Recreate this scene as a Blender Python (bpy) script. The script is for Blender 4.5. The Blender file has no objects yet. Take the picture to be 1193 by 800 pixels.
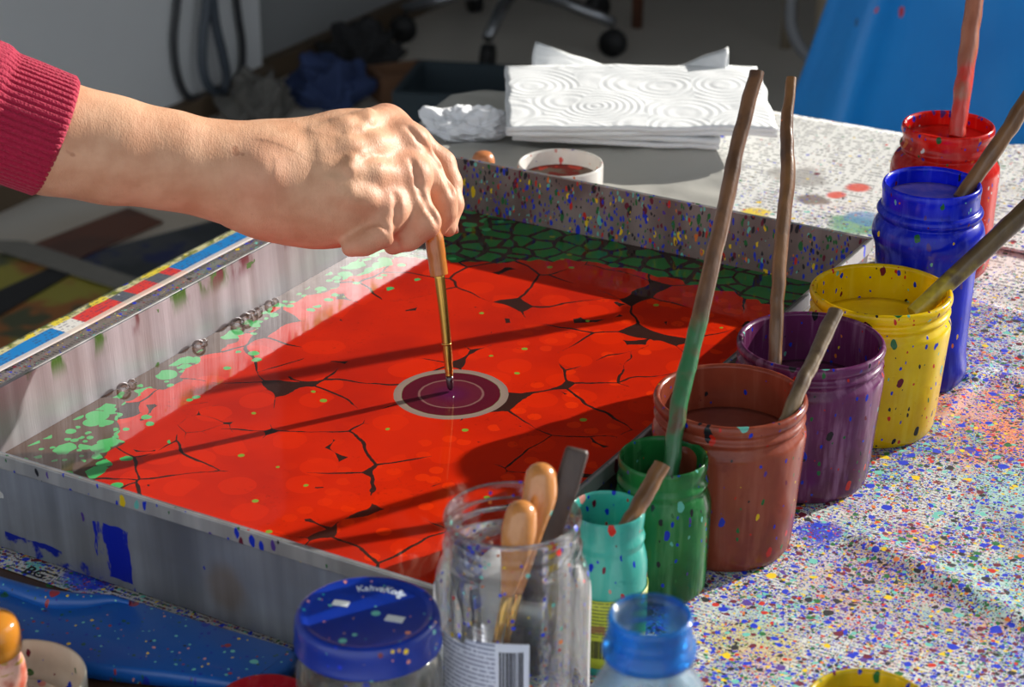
import bpy, bmesh, math, random
import numpy as np
from mathutils import Vector, Matrix, noise as mnoise
random.seed(7)
PI = math.pi
sc = bpy.context.scene
COL = sc.collection

# ------------------------------------------------------------------ camera
F_PX, PITCH, CAM_H = 2456.0, math.radians(24.31), 0.575
CX, CY = 596.5, 400.0
cs, sn = math.cos(PITCH), math.sin(PITCH)
cd = bpy.data.cameras.new('camera'); cam = bpy.data.objects.new('camera', cd); COL.objects.link(cam)
cam.location = (0, 0, CAM_H); cam.rotation_euler = (PI/2 - PITCH, 0, 0)
cd.sensor_width = 36; cd.lens = 36*F_PX/1193
cd.dof.use_dof = True; cd.dof.focus_distance = 1.262; cd.dof.aperture_fstop = 14.0
cd.clip_start = 0.02
sc.camera = cam
sc.cycles.transparent_max_bounces = 40
sc.view_settings.view_transform = 'Standard'; sc.view_settings.look = 'None'
sc.view_settings.gamma = 1; sc.view_settings.use_curve_mapping = False
sc.view_settings.exposure = 0.12

def PZ(u, v, z):                       # measured place: where the sight line through (u,v) meets height z
    X = (u-CX)/F_PX; Y = -(v-CY)/F_PX
    dz = -sn + Y*cs; t = (z-CAM_H)/dz
    return Vector((X*t, (cs+Y*sn)*t, z))
def PD(u, v, depth):                   # measured place at a given distance
    X = (u-CX)/F_PX*depth; Y = -(v-CY)/F_PX*depth
    return Vector((X, cs*depth + Y*sn, CAM_H - sn*depth + Y*cs))
def depth_of(p): return p[1]*cs - (p[2]-CAM_H)*sn

# tray frame: origin at the left near corner, x along the near wall, y along the left wall
A = Vector((-0.31878, 1.02508, 0)); ANG = -0.5290697
E1 = Vector((math.cos(ANG), math.sin(ANG), 0)); E2 = Vector((-E1.y, E1.x, 0))
TL, TW, TH, LZ = 0.338, 0.5223, 0.0615, 0.023
def L2W(x, y, z=0): return A + E1*x + E2*y + Vector((0, 0, z))
def W2L(p): q = Vector(p)-A; return Vector((q.dot(E1), q.dot(E2), p[2]))

# ------------------------------------------------------------------ object helpers
def obj(name, bm, mat, parent=None, loc=None, rz=0.0, smooth=True):
    me = bpy.data.meshes.new(name)
    if smooth:
        for f in bm.faces: f.smooth = True
    bm.to_mesh(me); bm.free()
    if mat: me.materials.append(mat)
    o = bpy.data.objects.new(name, me); COL.objects.link(o)
    if loc is not None: o.location = loc
    o.rotation_euler = (0, 0, rz)
    if parent: o.parent = parent
    return o
def sharp(o, ang=35):
    me = o.data
    if hasattr(me, 'set_sharp_from_angle'): me.set_sharp_from_angle(angle=math.radians(ang))
    return o
def thing(name, label, cat, loc=(0, 0, 0), rz=0.0, group=None):
    o = bpy.data.objects.new(name, None); COL.objects.link(o)
    o.location = loc; o.rotation_euler = (0, 0, rz); o.empty_display_size = .02
    return tag(o, label, cat, group)
def tag(o, label, cat, group=None, kind=None):
    o['label'] = label; o['category'] = cat
    if group: o['group'] = group
    if kind: o['kind'] = kind
    return o
def struct(o): o['kind'] = 'structure'; return o

def lathe(profile, seg=72, bm=None, center=(0, 0), close=False):
    bm = bm or bmesh.new(); rings = []
    for r, z in profile:
        if r < 1e-6: rings.append([bm.verts.new((center[0], center[1], z))])
        else: rings.append([bm.verts.new((center[0]+r*math.cos(2*PI*i/seg), center[1]+r*math.sin(2*PI*i/seg), z)) for i in range(seg)])
    for a, b in zip(rings, rings[1:]):
        for i in range(seg):
            j = (i+1) % seg
            if len(a) == 1 and len(b) == 1: continue
            if len(a) == 1: bm.faces.new((a[0], b[j], b[i]))
            elif len(b) == 1: bm.faces.new((a[i], a[j], b[0]))
            else: bm.faces.new((a[i], a[j], b[j], b[i]))
    bmesh.ops.recalc_face_normals(bm, faces=bm.faces)
    return bm
def smooth_profile(pts, n=4):
    out = []
    P = [pts[0]]+list(pts)+[pts[-1]]
    for i in range(1, len(P)-2):
        p0, p1, p2, p3 = P[i-1:i+3]
        for k in range(n):
            t = k/n
            out.append(tuple(.5*((2*p1[c])+(-p0[c]+p2[c])*t+(2*p0[c]-5*p1[c]+4*p2[c]-p3[c])*t*t+(-p0[c]+3*p1[c]-3*p2[c]+p3[c])*t**3) for c in (0, 1)))
    out.append(pts[-1]); return [(max(0, r), z) for r, z in out]
def frame_along(d, ref=None):
    d = d.normalized(); ref = ref or (Vector((0, 0, 1)) if abs(d.z) < .9 else Vector((0, 1, 0)))
    x = d.cross(ref).normalized(); y = x.cross(d).normalized(); return x, y
def tube(pts, rad, seg=14, bm=None, cap=True, mod=None):
    bm = bm or bmesh.new(); pts = [Vector(p) for p in pts]; rings = []
    if not hasattr(rad, '__len__'): rad = [rad]*len(pts)
    xprev = None
    for i, p in enumerate(pts):
        d = pts[min(i+1, len(pts)-1)]-pts[max(i-1, 0)]
        x, y = frame_along(d)
        if xprev is not None:
            x = (xprev - d.normalized()*xprev.dot(d.normalized())).normalized(); y = x.cross(d.normalized())
        xprev = x
        ring = []
        for k in range(seg):
            a = 2*PI*k/seg; r = rad[i]*(mod(i, a) if mod else 1)
            ring.append(bm.verts.new(p + x*(r*math.cos(a)) + y*(r*math.sin(a))))
        rings.append(ring)
    for a, b in zip(rings, rings[1:]):
        for k in range(seg): bm.faces.new((a[k], a[(k+1) % seg], b[(k+1) % seg], b[k]))
    if cap: bm.faces.new(rings[0][::-1]); bm.faces.new(rings[-1])
    bmesh.ops.recalc_face_normals(bm, faces=bm.faces)
    return bm
def interp(pts, n):
    pts = [tuple(p) for p in pts]; P = [pts[0]]+pts+[pts[-1]]; out = []; m = len(pts[0])
    for i in range(1, len(P)-2):
        p0, p1, p2, p3 = P[i-1:i+3]
        for k in range(n):
            t = k/n
            out.append(tuple(.5*((2*p1[c])+(-p0[c]+p2[c])*t+(2*p0[c]-5*p1[c]+4*p2[c]-p3[c])*t*t+(-p0[c]+3*p1[c]-3*p2[c]+p3[c])*t**3) for c in range(m)))
    out.append(pts[-1]); return out
def box(x0, x1, y0, y1, z0, z1, bm=None, bevel=0):
    bm = bm or bmesh.new()
    m = Matrix.Translation(((x0+x1)/2, (y0+y1)/2, (z0+z1)/2)) @ Matrix.Diagonal((x1-x0, y1-y0, z1-z0, 1))
    r = bmesh.ops.create_cube(bm, size=1, matrix=m)
    if bevel:
        es = list({e for v in r['verts'] for e in v.link_edges})
        bmesh.ops.bevel(bm, geom=es, offset=bevel, segments=2, affect='EDGES', profile=.5)
    return bm
def prism(poly, z0, z1, bm=None, bevel=0, seg=3):
    bm = bm or bmesh.new()
    lo = [bm.verts.new((p[0], p[1], z0)) for p in poly]; hi = [bm.verts.new((p[0], p[1], z1)) for p in poly]
    n = len(poly); top = bm.faces.new(hi); bm.faces.new(lo[::-1])
    for i in range(n): bm.faces.new((lo[i], lo[(i+1) % n], hi[(i+1) % n], hi[i]))
    bmesh.ops.recalc_face_normals(bm, faces=bm.faces)
    if bevel: bmesh.ops.bevel(bm, geom=list(top.edges), offset=bevel, segments=seg, affect='EDGES', profile=.5)
    return bm
def sheet(x0, x1, y0, y1, nx, ny, zf, thick=.0004, warp=None):
    """a sheet with real thickness; zf gives its height, warp moves its edge in plan"""
    bm = bmesh.new(); top = []; bot = []
    for j in range(ny+1):
        rt, rb = [], []
        for i in range(nx+1):
            s, t = i/nx, j/ny; x = x0+(x1-x0)*s; y = y0+(y1-y0)*t
            if warp: x, y = warp(x, y, s, t)
            z = zf(x, y)
            rt.append(bm.verts.new((x, y, z))); rb.append(bm.verts.new((x, y, z-thick)))
        top.append(rt); bot.append(rb)
    for j in range(ny):
        for i in range(nx):
            bm.faces.new((top[j][i], top[j][i+1], top[j+1][i+1], top[j+1][i]))
            bm.faces.new((bot[j][i], bot[j+1][i], bot[j+1][i+1], bot[j][i+1]))
    for j in range(ny):
        bm.faces.new((top[j][0], top[j+1][0], bot[j+1][0], bot[j][0])); bm.faces.new((top[j+1][nx], top[j][nx], bot[j][nx], bot[j+1][nx]))
    for i in range(nx):
        bm.faces.new((top[0][i+1], top[0][i], bot[0][i], bot[0][i+1])); bm.faces.new((top[ny][i], top[ny][i+1], bot[ny][i+1], bot[ny][i]))
    return bm

# ------------------------------------------------------------------ material helpers
def lin(c):
    return tuple(((x/255+.055)/1.055)**2.4 if x/255 > .04045 else x/255/12.92 for x in c)+(1,)
class N:
    def __init__(s, name):
        s.m = bpy.data.materials.new(name); s.m.use_nodes = True; s.t = s.m.node_tree; s.t.nodes.clear()
        s.out = s.t.nodes.new('ShaderNodeOutputMaterial'); s._co = None
    def n(s, ty, ins=None, **kw):
        d = s.t.nodes.new(ty)
        for k, v in kw.items(): setattr(d, k, v)
        for k, v in (ins or {}).items(): s.set(d.inputs[k], v)
        return d
    def set(s, sock, v):
        if isinstance(v, bpy.types.NodeSocket): s.t.links.new(v, sock)
        elif v is not None:
            if hasattr(sock.default_value, '__len__'):
                v = tuple(v) if hasattr(v, '__len__') else (v,)*len(sock.default_value)
                if len(sock.default_value) == 4 and len(v) == 3: v = v+(1,)
                if len(sock.default_value) == 3: v = v[:3]
            sock.default_value = v
    def co(s):
        if s._co is None: s._co = s.n('ShaderNodeTexCoord').outputs['Object']
        return s._co
    def mp(s, scale=(1, 1, 1), loc=(0, 0, 0), rot=(0, 0, 0), co=None):
        return s.n('ShaderNodeMapping', {'Vector': co or s.co(), 'Scale': scale, 'Location': loc, 'Rotation': rot}).outputs[0]
    def math(s, op, a, b=None, c=None, clamp=False):
        d = s.n('ShaderNodeMath', operation=op, use_clamp=clamp)
        s.set(d.inputs[0], a)
        if b is not None: s.set(d.inputs[1], b)
        if c is not None: s.set(d.inputs[2], c)
        return d.outputs[0]
    def step(s, x, lo, hi):
        d = s.n('ShaderNodeMapRange', interpolation_type='SMOOTHSTEP'); s.set(d.inputs['Value'], x); s.set(d.inputs['From Min'], lo); s.set(d.inputs['From Max'], hi); return d.outputs[0]
    def mix(s, f, a, b):
        d = s.n('ShaderNodeMix', data_type='RGBA'); s.set(d.inputs[0], f); s.set(d.inputs[6], a); s.set(d.inputs[7], b); return d.outputs[2]
    def noise(s, scale, detail=3, rough=.55, co=None, dist=0):
        return s.n('ShaderNodeTexNoise', {'Vector': co or s.co(), 'Scale': scale, 'Detail': detail, 'Roughness': rough, 'Distortion': dist}).outputs['Fac']
    flat2d = False
    def vor(s, scale, co=None, feature='F1', rand=1):
        return s.n('ShaderNodeTexVoronoi', {'Vector': co or s.co(), 'Scale': scale, 'Randomness': rand}, voronoi_dimensions='2D' if s.flat2d else '3D', feature=feature)
    def sep(s, v=None):
        return s.n('ShaderNodeSeparateXYZ', {0: v or s.co()}).outputs
    def ramp(s, f, stops, mode='LINEAR'):
        d = s.n('ShaderNodeValToRGB'); s.set(d.inputs[0], f); cr = d.color_ramp; cr.interpolation = mode
        while len(cr.elements) < len(stops): cr.elements.new(.5)
        for e, (p, c) in zip(cr.elements, stops): e.position = p; e.color = c if len(c) == 4 else tuple(c)+(1,)
        return d.outputs[0]
    def warp(s, amount, scale, co=None):
        nz = s.n('ShaderNodeTexNoise', {'Vector': co or s.co(), 'Scale': scale, 'Detail': 2}).outputs['Color']
        a = s.n('ShaderNodeVectorMath', {0: nz, 1: (.5, .5, .5)}, operation='SUBTRACT').outputs[0]
        b = s.n('ShaderNodeVectorMath', {0: a, 'Scale': amount}, operation='SCALE').outputs[0]
        return s.n('ShaderNodeVectorMath', {0: co or s.co(), 1: b}, operation='ADD').outputs[0]
    def specks(s, col, scale, rad, dens, pal, seed=0.0, co=None, dens_mask=None):
        """scatter paint spots over col: scale cells per metre, rad as part of a cell, dens the share of cells with a spot"""
        c = s.mp(loc=(seed*3.1, seed*7.7, seed*1.3), co=co)
        v = s.vor(scale, c)
        r, g, b = s.n('ShaderNodeSeparateColor', {0: v.outputs['Color']}).outputs[:3]
        d = dens if dens_mask is None else s.math('MULTIPLY', dens_mask, dens)
        pres = s.math('LESS_THAN', r, d)
        rr = s.math('MULTIPLY_ADD', b, rad*.75, rad*.3)
        m = s.math('MULTIPLY', pres, s.math('LESS_THAN', v.outputs['Distance'], rr))
        tot = sum(w for w, _ in pal); acc = 0; stops = []
        for w, cc in pal: stops.append((acc/tot, lin(cc))); acc += w
        return s.mix(m, col, s.ramp(g, stops, 'CONSTANT')), m
    def bump(s, h, strength=.3, dist=.001):
        return s.n('ShaderNodeBump', {'Height': h, 'Strength': strength, 'Distance': dist}).outputs[0]
    def pbr(s, col, rough=.5, metal=0, normal=None, coat=0, **kw):
        b = s.n('ShaderNodeBsdfPrincipled', {'Base Color': col, 'Roughness': rough, 'Metallic': metal})
        if normal is not None: s.set(b.inputs['Normal'], normal)
        if coat: s.set(b.inputs['Coat Weight'], coat); b.inputs['Coat Roughness'].default_value = .06
        for k, v in kw.items(): s.set(b.inputs[k.replace('_', ' ')], v)
        s.t.links.new(b.outputs[0], s.out.inputs[0]); return s.m

BLUE, RED, YEL, GRN, MAR, TEA, BLK, ORA, VIO, WHT, PNK = (14, 50, 200), (205, 45, 30), (235, 200, 20), (35, 110, 55), (110, 25, 50), (110, 195, 180), (35, 35, 40), (225, 120, 50), (90, 60, 150), (235, 235, 228), (215, 150, 140)
PAL = [(36, BLUE), (7, RED), (7, YEL), (13, GRN), (15, MAR), (11, TEA), (15, BLK), (3, ORA), (7, VIO)]

def simple(name, c, rough=.6, metal=0, var=.15, vs=40, bump=0, coat=0):
    s = N(name); nz = s.noise(vs); base = lin(c)
    col = s.mix(nz, tuple(x*(1-var) for x in base[:3]), tuple(min(1, x*(1+var)) for x in base[:3]))
    return s.pbr(col, rough, metal, s.bump(s.noise(vs*6), bump) if bump else None, coat)

def metal_mat(name, stain, stain_amt, speck, base=(176, 178, 182), up=True, patch=None, rough=.4, green=False, metal=.75):
    s = N(name)
    st = s.noise(60, 4, co=s.mp((1, 1, .03)))               # brushed streaks running down the sheet
    fine = s.noise(700, 2, co=s.mp((1, 1, .02)))
    b = lin(base)
    col = s.mix(s.step(st, .3, .75), tuple(x*.62 for x in b[:3]), b)
    col = s.mix(s.math('MULTIPLY', s.step(s.noise(14, 4), .42, .68), stain_amt), col, lin(stain))
    z = s.sep()[2]
    if green:   # dried paint dribbles along the top edge and streaks below it
        top = s.step(z, TH-.016, TH-.001)
        col = s.mix(s.math('MULTIPLY', top, s.step(s.noise(45, 4, co=s.mp((1, 1, .3))), .53, .6)), col, lin((70, 110, 40)))
        col = s.mix(s.math('MULTIPLY', top, s.step(s.noise(38, 4, co=s.mp((1, 1, .3), (3, 2, 0))), .58, .64)), col, lin((110, 50, 60)))
        col = s.mix(s.math('MULTIPLY', .35, s.step(s.noise(30, 3, co=s.mp((1, 1, .08), (7, 1, 0))), .52, .68)), col, lin((120, 105, 100)))
        col = s.mix(s.step(s.noise(55, 3, co=s.mp(loc=(1, 5, 2))), .71, .73), col, lin((150, 60, 55)))
        col = s.mix(s.step(s.noise(60, 3, co=s.mp(loc=(8, 2, 2))), .71, .73), col, lin((80, 120, 60)))
    sp = s.mp((1, 1, .45), co=s.warp(.004, 120))
    for sc_, r_, d_, sd in speck: col, m = s.specks(col, sc_, r_, d_, PAL, sd, sp)
    if patch: col = patch(s, col)
    bm_ = s.bump(s.math('ADD', s.math('MULTIPLY', fine, .3), s.noise(25)), .15, .002)
    return s.pbr(col, s.math('MULTIPLY_ADD', st, .25, rough-.1), metal, bm_)

def paint_jar_mat(name, c, dark, light, speck=1.0, streak=.5, pal=PAL, trans=.32, rough=.22):
    s = N(name)
    base = s.mix(s.step(s.noise(22, 4), .35, .7), lin(c), lin(dark))
    st = s.noise(150, 4, co=s.mp((1, 1, .10)))
    base = s.mix(s.math('MULTIPLY', s.step(st, .48, .72), streak), base, lin(light))
    base = s.mix(s.math('MULTIPLY', s.step(s.noise(60, 5, .7), .6, .68), .5), base, lin(dark))
    w = s.mp((1, 1, .55), co=s.warp(.004, 130))
    h = 0
    for sc_, r_, d_, sd in ((60, .2, .4*speck, 1), (150, .32, .5*speck, 2), (320, .36, .45*speck, 3)):
        base, m = s.specks(base, sc_, r_, d_, pal, sd, w); h = s.math('ADD', m, h) if h else m
    nrm = s.bump(s.math('ADD', s.math('MULTIPLY', h, .4), s.noise(70, 3)), .25, .0012)
    s.pbr(base, rough, 0, nrm, .15, Specular_IOR_Level=.35)
    b_ = [n_ for n_ in s.t.nodes if n_.type == 'BSDF_PRINCIPLED'][0]      # paint film on glass lets some light through
    tl = s.n('ShaderNodeBsdfTranslucent', {0: base})
    s.t.links.new(s.n('ShaderNodeMixShader', {0: trans, 1: b_.outputs[0], 2: tl.outputs[0]}).outputs[0], s.out.inputs[0]); return s.m

def glass_mat(name, tint=(.93, .96, .95), rough=.03, speck=None, edge=.8, fog=0.0, fogc=(210, 215, 215)):
    """thin clear glass: what lies behind shows through, rims and curved flanks mirror"""
    s = N(name)
    lw = s.n('ShaderNodeLayerWeight', {'Blend': .25})
    tr = s.n('ShaderNodeBsdfTransparent', {0: s.mix(s.math('POWER', lw.outputs['Facing'], 2.5), tint, tuple(x*edge for x in tint))})
    nrm = s.bump(s.noise(45, 2), .12, .003)
    gl = s.n('ShaderNodeBsdfGlossy', {'Color': (1, 1, 1, 1), 'Roughness': rough, 'Normal': nrm})
    fr = s.n('ShaderNodeFresnel', {'IOR': 1.5, 'Normal': nrm})
    mx = s.n('ShaderNodeMixShader', {0: s.math('MULTIPLY', fr.outputs[0], .8), 1: tr.outputs[0], 2: gl.outputs[0]})
    last = mx.outputs[0]
    if fog:
        df = s.n('ShaderNodeBsdfPrincipled', {'Base Color': lin(fogc), 'Roughness': .4})
        last = s.n('ShaderNodeMixShader', {0: s.math('MULTIPLY', s.step(s.noise(28, 4, co=s.mp((1, 1, .5))), .35, .75), fog), 1: last, 2: df.outputs[0]}).outputs[0]
    if speck:
        m_all = None; col = (0, 0, 0, 1)
        for sc_, r_, d_, sd in speck:
            col, m = s.specks(col, sc_, r_, d_, [(20, BLUE), (5, VIO), (5, RED), (4, YEL), (5, TEA), (4, ORA)], sd)
            m_all = s.math('MAXIMUM', m, m_all) if m_all is not None else m
        df = s.n('ShaderNodeBsdfPrincipled', {'Base Color': col, 'Roughness': .4})
        last = s.n('ShaderNodeMixShader', {0: m_all, 1: last, 2: df.outputs[0]}).outputs[0]
    s.t.links.new(last, s.out.inputs[0]); return s.m

def text_lines(s, x, y, rows, cols, colw=.055, thr=.47):
    """mask of printed lines: rows per metre along y, letters along x, in columns colw wide"""
    yy = s.math('MULTIPLY', y, rows); row = s.math('FLOOR', yy); fr = s.math('FRACT', yy)
    body = s.math('MULTIPLY', s.math('GREATER_THAN', fr, .3), s.math('LESS_THAN', fr, .8))
    v = s.n('ShaderNodeCombineXYZ', {0: s.math('MULTIPLY', x, cols), 1: s.math('MULTIPLY', row, 7.31), 2: 0}).outputs[0]
    nz = s.noise(1.0, 2, .6, co=v)
    cf = s.math('FRACT', s.math('DIVIDE', x, colw)); gut = s.math('GREATER_THAN', cf, .07)
    return s.math('MULTIPLY', s.math('MULTIPLY', body, gut), s.math('GREATER_THAN', nz, thr))

def newspaper_mat(name, paper=(226, 226, 220), ink=(60, 60, 64), dens=1.0, fine=1.0, text=.7, stains=(), rotate=0, rows=330, thr=.47, far=None, dirt=.5):
    s = N(name); s.flat2d = True
    co = s.mp(rot=(0, 0, rotate)); x, y, z = s.sep(co)
    col = s.mix(s.noise(18, 4), lin(paper), tuple(v*.82 for v in lin(paper)[:3]))
    col = s.mix(s.math('MULTIPLY', text_lines(s, x, y, rows, rows*1.25, .055, thr), text), col, lin(ink))
    col = s.mix(s.math('MULTIPLY', s.step(s.noise(9, 5, .6), .5, .72), dirt), col, lin((135, 120, 110)))
    for (px, py, rad, c, amt) in stains:
        d = s.n('ShaderNodeVectorMath', {0: s.warp(rad*1.1, 30), 1: (px, py, 0)}, operation='DISTANCE').outputs['Value']
        col = s.mix(s.math('MULTIPLY', s.math('SUBTRACT', 1, s.step(d, rad*.6, rad)), amt), col, lin(c))
    lx, ly, _ = s.sep()
    cl = s.math('MULTIPLY_ADD', s.step(s.noise(20, 4, .6, co=s.mp(loc=(2, 6, 0))), .3, .7), 1.1, .45)
    dm = s.math('MULTIPLY', far(s, lx, ly), cl) if far else cl
    # washes of thin colour, then ever larger splashes
    for (sd, c) in ((1, TEA), (2, (190, 190, 215)), (3, PNK), (4, (150, 150, 150))):
        wm = s.math('MULTIPLY', s.step(s.noise(24, 4, co=s.mp(loc=(sd*5, sd, 0))), .56, .66), .55*min(1, fine))
        col = s.mix(s.math('MULTIPLY', wm, dm) if dm is not None else wm, col, lin(c))
    wco = s.mp((1, 1, .1), co=s.warp(.005, 90))
    h = None
    for sc_, r_, d_, sd in ((1100, .5, .62*fine, 1), (640, .5, .56*fine, 2), (400, .48, .46*fine, 6), (250, .44, .36*dens, 3), (150, .38, .26*dens, 4), (75, .22, .22*dens, 5)):
        col, m = s.specks(col, sc_, r_, d_, PAL, sd, wco, dm); h = s.math('ADD', h, m) if h is not None else m
    nrm = s.bump(s.math('ADD', s.math('MULTIPLY', h, .35), s.noise(30, 4)), .35, .0015)
    return s.pbr(col, .55, 0, nrm)

# ================================================================== light
w = bpy.data.worlds.new('sky'); sc.world = w; w.use_nodes = True
bg = w.node_tree.nodes['Background']; bg.inputs[0].default_value = (.88, .94, 1.0, 1); bg.inputs[1].default_value = 1.15
sd = bpy.data.lights.new('sun', 'SUN'); so = bpy.data.objects.new('sun', sd); COL.objects.link(so)
SUN_AZ, SUN_EL = math.radians(32.5), math.radians(19.5)
sv = Vector((math.cos(SUN_AZ)*math.cos(SUN_EL), math.sin(SUN_AZ)*math.cos(SUN_EL), math.sin(SUN_EL)))
so.rotation_euler = sv.to_track_quat('Z', 'Y').to_euler(); so.location = sv*4
sd.energy = 7.5; sd.angle = math.radians(.55); sd.color = (1, .945, .87)

# ================================================================== room
FZ = -.75
fl = N('floor_concrete'); c0 = fl.mix(fl.noise(3, 5), lin((190, 184, 175)), lin((205, 198, 186)))
floor_m = fl.pbr(fl.mix(fl.math('MULTIPLY', fl.step(fl.noise(1.1, 3), .5, .7), .5), c0, lin((170, 146, 114))), .7)
struct(obj('floor', box(-6, 1.7, -2, 9, FZ-.05, FZ), floor_m, smooth=False))
W0, W1 = Vector((-.915, 3.537, 0)), Vector((-.136, 4.924, 0))
wd = (W1-W0).normalized(); wn = Vector((-wd.y, wd.x, 0)); wa = math.atan2(wd.y, wd.x)
corner_s = (Vector((-.5235, 4.2419, 0))-W0).length
white_wall = simple('wall_white', (216, 218, 220), .8, var=.05, vs=4)
grey_wall = simple('wall_grey', (142, 144, 145), .8, var=.06, vs=4)
struct(obj('wall_left', box(-4, corner_s, 0, .14, FZ, 1.95), white_wall, loc=W0, rz=wa, smooth=False))
struct(obj('wall_back', box(corner_s, 6, .03, .17, FZ, 1.95), grey_wall, loc=W0, rz=wa, smooth=False))
brown_base = simple('baseboard_brown', (92, 76, 58), .6, var=.2, vs=9)
struct(obj('baseboard_left', box(-4, corner_s+.005, -.03, -.001, FZ, FZ+.045), brown_base, loc=W0, rz=wa, smooth=False))
struct(obj('baseboard_back', box(corner_s+.006, 6, .0, .029, FZ, FZ+.045), brown_base, loc=W0, rz=wa, smooth=False))
rw = bmesh.new()
WY0, WY1, WZ0, WZ1 = .55, 2.95, .28, 1.9
box(1.7, 1.8, -2, WY0, FZ, 1.95, rw); box(1.7, 1.8, WY1, 9, FZ, 1.95, rw); box(1.7, 1.8, WY0, WY1, FZ, WZ0, rw); box(1.7, 1.8, WY0, WY1, WZ1, 1.95, rw)
struct(obj('wall_right', rw, white_wall, smooth=False))
struct(obj('ceiling', box(-6, 1.8, -.6, 9, 1.95, 2.05), simple('ceiling_grey', (120, 120, 118), .9, var=.04, vs=3), smooth=False))
wf = bmesh.new()
for (a0, a1, b0, b1) in ((WY0, WY1, WZ0, WZ0+.04), (WY0, WY1, WZ1-.04, WZ1), (WY0, WY0+.04, WZ0+.04, WZ1-.04), (WY1-.04, WY1, WZ0+.04, WZ1-.04)):
    box(1.69, 1.81, a0, a1, b0, b1, wf)
struct(obj('window_1', wf, simple('frame_white', (225, 225, 222), .5), smooth=False))

# ================================================================== table
wood = N('table_wood'); wc = wood.mix(wood.noise(12, 5, co=wood.mp((1, 12, 1))), lin((92, 62, 44)), lin((58, 40, 32)))
for sc_, r_, d_, sd_ in ((120, .35, .22, 1), (45, .3, .18, 2)): wc, _m = wood.specks(wc, sc_, r_, d_, PAL, sd_)
wood_m = wood.pbr(wc, .5)
TR = A.copy()
table = thing('work_table', 'paint-spattered wooden work table covered with newspapers, under the metal tray', 'table', (A.x, A.y, FZ), ANG)
TX0, TX1, TY0, TY1 = -.136, .95, -.55, .922
obj('table_top', box(TX0, TX1, TY0, TY1, -.033-FZ, -.003-FZ, bevel=.003), wood_m, table, smooth=False)
for lx in (TX0+.06, TX1-.06):
    for ly in (TY0+.06, TY1-.06):
        obj('leg', box(lx-.025, lx+.025, ly-.025, ly+.025, 0, -.033-FZ, bevel=.003), wood_m, table, smooth=False)
obj('apron', box(TX0+.05, TX1-.05, TY1-.07, TY1-.05, -.11-FZ, -.034-FZ), wood_m, table, smooth=False)

def gauss(d, w): return math.exp(-(d/w)**2)
def segd(x, y, a, b):
    ax, ay = a[0], a[1]; bx, by = b[0]-ax, b[1]-ay
    t = max(0, min(1, ((x-ax)*bx+(y-ay)*by)/(bx*bx+by*by))); return math.hypot(x-ax-t*bx, y-ay-t*by)
def lp(u, v, z=0): return W2L(PZ(u, v, z))
f1a, f1b = lp(1060, 428), lp(1215, 446)
f2a, f2b = lp(1010, 632), lp(1230, 738)
f3a, f3b = lp(1085, 500), lp(1150, 425)
def z_near(x, y):
    n = mnoise.noise(Vector((x*14, y*14, 1)))*.0005
    return n + .0035*gauss(segd(x, y, f1a, f1b), .006) + .004*gauss(segd(x, y, f2a, f2b), .008) + .0022*gauss(segd(x, y, f3a, f3b), .003)
def far_dm(s, x, y):
    a = s.math('SUBTRACT', 1, s.step(y, .50, .80))
    return s.math('MULTIPLY_ADD', a, .75, .035)
def stain(u, v, rad, c, amt): p = lp(u, v); return (p.x, p.y, rad, c, amt)
near_m = newspaper_mat('spattered_newsprint', dens=1.0, fine=1.0, text=.5, dirt=.45, stains=(
    stain(1140, 490, .06, (232, 130, 70), .85), stain(1185, 570, .045, (150, 205, 195), .7), stain(1160, 690, .05, (160, 205, 195), .6),
    stain(958, 618, .016, BLUE, .95), stain(1020, 690, .05, (200, 170, 165), .6), stain(870, 745, .03, (200, 180, 90), .6),
    stain(1060, 500, .05, (120, 125, 130), .5), stain(1070, 330, .05, (190, 195, 200), .5)))
far_m = newspaper_mat('printed_newsprint', dens=.9, fine=.8, text=.6, rows=170, thr=.5, dirt=.3, paper=(238, 238, 234), far=far_dm, stains=(
    stain(880, 246, .014, (235, 205, 40), .95), stain(945, 190, .02, (225, 220, 215), .4), stain(806, 227, .012, (70, 120, 60), .9), stain(1000, 217, .014, (220, 80, 60), .9),
    stain(975, 225, .009, (220, 80, 60), .9), stain(948, 231, .016, (120, 110, 100), .9), stain(1000, 262, .026, (90, 160, 110), .8), stain(1010, 253, .018, (90, 140, 190), .7),
    stain(930, 205, .03, (150, 145, 140), .7), stain(820, 190, .04, (150, 145, 140), .6)))
tag(obj('newspaper_sheet', sheet(TL+.012, .96, -.52, .60, 150, 150, z_near, .0005), near_m, loc=A, rz=ANG),
    'newspaper densely spattered with dots of paint, under the row of jars', 'newspaper')
tag(obj('newspaper_sheet', sheet(-.134, .97, TW+.012, TY1, 110, 40, lambda x, y: -.0014+.0007*mnoise.noise(Vector((x*8, y*8, 4))), .0004), far_m, loc=A, rz=ANG),
    'printed newspaper with a few large paint drops, along the far end of the table', 'newspaper')
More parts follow.
